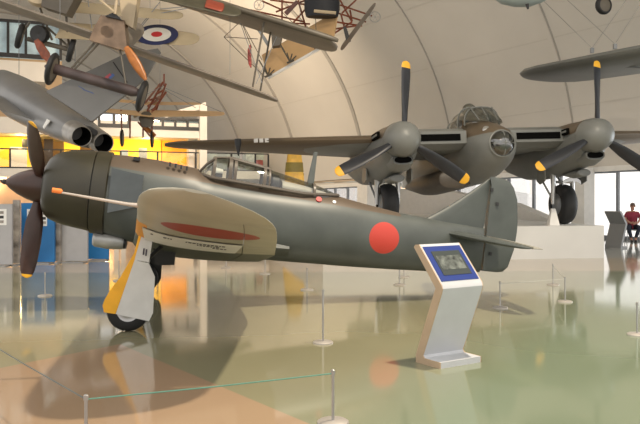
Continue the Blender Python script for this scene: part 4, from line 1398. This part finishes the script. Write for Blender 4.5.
def make_post(label, px, py, h=.385):
    d = CH * FPX / (py - YH)
    r = thing('barrier_post', label, 'barrier post', ((px - 320) / FPX * d, d, 0))
    MB().lathe((0, 0, 0), (0, 0, 1), [(0, 0), (0, .115), (.012, .115), (.022, .1), (.024, .0)], 28).build('base_disc', m_disc, r)
    MB().lathe((0, 0, .022), (0, 0, 1), [(0, 0), (0, .011), (h - .05, .011), (h - .05, 0)], 10).build('stem', m_post, r)
    MB().lathe((0, 0, h - .03), (0, 0, 1), [(0, 0), (0, .016), (.03, .016), (.036, .008), (.037, 0)], 12).build('cap', m_post, r)
    posts.append((r.location.x, r.location.y, h, r))
    return r


PL = [('tall thin post standing on floor below the fighter wing root fillet', 323, 343, .60),
      ('post in the foreground centre cut by the bottom picture edge', 333, 423, .385),
      ('post at the bottom left with only its top showing', 86, 456, .385),
      ('post at the right picture edge below the seated person', 637, 335, .385),
      ('post right of the kiosk, nearest to it, under the tail fin', 500, 308, .385),
      ('post right of the tail on the bright reflection, largest of the pair before plinth', 565, 302, .385),
      ('post close to the plinth front, smaller of the pair before plinth', 553, 285, .385),
      ('post under the middle of the fighter fuselage on the window reflection', 307, 290, .385),
      ('post under the wing trailing edge on the pale floor band', 265, 274, .385),
      ('post under the fuselage roundel, nearer one of two', 399.5, 285, .385),
      ('post under the fuselage roundel, farther one of two', 404, 277, .385),
      ('post behind the fighter propeller in front of the blue board', 45, 296, .385),
      ('post behind the fighter wheel near the undercroft columns', 119, 281, .385),
      ('post below the fighter belly behind the wheel, small and far', 226, 268, .385)]
for l_, a, b, h_ in PL:
    make_post(l_, a, b, h_)
m_cord = M('barrier_cord_green', (.10, .26, .20), .4, var=.05)


def cord(label, i, j, mat=m_cord, h=.36, to=None):
    a = Vector((posts[i][0], posts[i][1], posts[i][2] - .025))
    b = Vector((posts[j][0], posts[j][1], posts[j][2] - .025)) if to is None else Vector(to)
    o_ = a.copy()
    MB().tube([a, a.lerp(b, .5) - Vector((0, 0, .006)), b], .005, 6).build('barrier_cord', mat, posts[i][3], True, shift=Vector((posts[i][0], posts[i][1], 0)))


cord('green barrier cord between the two foreground posts', 2, 1)
cord('green barrier cord from the bottom left post toward the left edge', 2, 11, M('cord_dark', (.08, .09, .08), .4), to=P(-20, 337.5, 6.75))
cord('barrier cord from the post beside the kiosk to the post on the bright reflection', 4, 5, M('cord_grey', (.45, .45, .42), .4))
cord('barrier cord between the pair of posts before the plinth', 5, 6, M('cord_grey2', (.45, .45, .42), .4))

# ================================================================== SEATED PERSON
PQ = P(632, 241.5, 26.8)
per = thing('person', 'person in a dark red shirt and dark trousers sitting at the right window', 'person', (PQ.x, PQ.y, 0), (0, 0, R(-14)))
m_skin = M('skin', (.50, .27, .19), .5, var=.05)
m_shirt = M('shirt_red', (.28, .025, .05), .7, var=.15)
m_trs = M('trousers_navy', (.025, .03, .05), .8, var=.1)


def skinned(name, verts, edges, mat, parent, lev=2, root=0):
    me = bpy.data.meshes.new(name)
    me.from_pydata([v_[:3] for v_ in verts], edges, [])
    o = bpy.data.objects.new(name, me)
    COL.objects.link(o)
    o.parent = parent
    me.materials.append(mat)
    sk = o.modifiers.new('skin', 'SKIN')
    sk.use_smooth_shade = True
    sub = o.modifiers.new('sub', 'SUBSURF')
    sub.levels = sub.render_levels = lev
    for i, v_ in enumerate(verts):
        s_ = me.skin_vertices[0].data[i]
        r_ = v_[3]
        s_.radius = r_ if isinstance(r_, tuple) else (r_, r_)
        s_.use_root = (i == root)
    return o


# local: -y is towards the viewer
V = [(0, 0, .56, .13), (0, -.03, .75, .13), (0, -.08, .97, .15), (0, -.10, 1.10, .06), (0, -.12, 1.15, .058),          # 0-4 pelvis..neck
     (0, -.15, 1.25, .085), (0, -.15, 1.33, .08)]                                                                # head
E_ = [(0, 1), (1, 2), (2, 3), (3, 4), (4, 5), (5, 6)]
for sg in (-1, 1):
    n0 = len(V)
    V += [(sg * .18, -.08, 1.04, .065), (sg * .26, -.12, .82, .048), (sg * .14, -.40, .70, .036), (sg * .06, -.47, .68, .04)]
    E_ += [(2, n0), (n0, n0 + 1), (n0 + 1, n0 + 2), (n0 + 2, n0 + 3)]
    n1 = len(V)
    V += [(sg * .11, -.02, .53, .09), (sg * .19, -.42, .53, .07), (sg * (.07), -.30, .10, .045), (sg * .06, -.40, .05, .04)]
    E_ += [(0, n1), (n1, n1 + 1), (n1 + 1, n1 + 2), (n1 + 2, n1 + 3)]
skinned('body', V, E_, m_skin, per)
for sg in (-1, 1):
    # fingers loosely clasped
    for q in range(4):
        x0 = sg * (.05)
        MB().tube([(x0, -.47, .71 - q * .018), (x0 - sg * .05, -.51, .70 - q * .018), (x0 - sg * .08, -.50, .68 - q * .018)], [.011, .010, .007], 6).build('finger', m_skin, per)
    MB().tube([(sg * .06, -.45, .73), (sg * .03, -.49, .745)], [.013, .009], 6).build('thumb', m_skin, per)
VS = [(0, -.03, .76, .17), (0, 0, .52, .19), (0, -.08, .98, .175), (0, -.10, 1.08, .08), (0, .01, .44, .17)]
ES = [(1, 0), (0, 2), (2, 3), (1, 4)]
for sg in (-1, 1):
    n0 = len(VS)
    VS += [(sg * .18, -.08, 1.02, .08), (sg * .255, -.11, .85, .064)]
    ES += [(2, n0), (n0, n0 + 1)]
skinned('shirt', VS, ES, m_shirt, per)
VT = [(0, 0, .55, .14)]
ET = []
for sg in (-1, 1):
    n1 = len(VT)
    VT += [(sg * .11, -.03, .535, .105), (sg * .19, -.42, .535, .085), (sg * .07, -.31, .14, .06)]
    ET += [(0, n1), (n1, n1 + 1), (n1 + 1, n1 + 2)]
skinned('trousers', VT, ET, m_trs, per)
for sg in (-1, 1):
    MB().loft([[(sg * .065 + wv * math.cos(2 * PI * k / 12), yy, .0 + hh + hh * math.sin(2 * PI * k / 12)) for k in range(12)] for yy, wv, hh in ((-.26, .03, .035), (-.30, .045, .05), (-.40, .05, .04), (-.48, .04, .03), (-.52, .015, .015))]).build('shoe', m_dark, per)
# face: nose, eyes, mouth, ears and a cropped hair cap
MB().loft([[(wv * math.cos(2 * PI * k / 8), -.235 - dy + .012 * math.sin(2 * PI * k / 8), zz) for k in range(8)] for zz, wv, dy in ((1.315, .008, 0), (1.28, .012, .012), (1.262, .016, .016), (1.255, .01, .004))]).build('nose', m_skin, per)
for sg in (-1, 1):
    MB().lathe((sg * .032, -.236, 1.305), (0, -1, 0), [(-.012, .013), (0, .012), (.004, .006), (.005, 0)], 10).build('eye', m_dark, per)
    MB().lathe((sg * .082, -.15, 1.285), (sg, 0, 0), [(-.01, .03), (.008, .03), (.012, .02), (.012, 0)], 12).build('ear', m_skin, per)
MB().box((0, -.233, 1.225), (.05, .012, .01)).build('mouth', M('lips', (.32, .12, .1), .5), per)
MB().lathe((0, -.135, 1.335), (0, .25, 1), [(-.02, .09), (.02, .086), (.055, .06), (.075, .02), (.076, 0)], 20).build('hair', M('hair_grey', (.18, .13, .11), .7), per)
# chair under the person
ch = thing('visitor_chair', 'light framed chair under the seated person at the window', 'chair', (PQ.x, PQ.y, 0), (0, 0, R(-14)))
MB().box((0, -.08, .435), (.44, .46, .03)).build('seat', m_grey, ch, False)
MB().box((0, .20, .72), (.42, .03, .34)).build('backrest', m_grey, ch, False)
for sg in (-1, 1):
    MB().tube([(sg * .2, -.28, .42), (sg * .22, -.32, 0)], .013, 8).build('leg', m_post, ch)
    MB().tube([(sg * .19, .2, .88), (sg * .2, .18, .42), (sg * .22, .24, 0)], .013, 8).build('leg', m_post, ch)

# repeats share a group
for o in list(COL.objects):
    if o.parent is None and 'label' in o:
        g_ = {'barrier post': 'low barrier posts on the hall floor', 'display board': 'exhibition boards behind the propeller',
              'kiosk': 'slanted information kiosks', 'display panel': 'lit panels behind the gallery rail',
              'lamp': 'round ceiling lamps under the gallery', 'display case': 'display cases behind the gallery rail'}.get(o['category'])
        if g_:
            o['group'] = g_
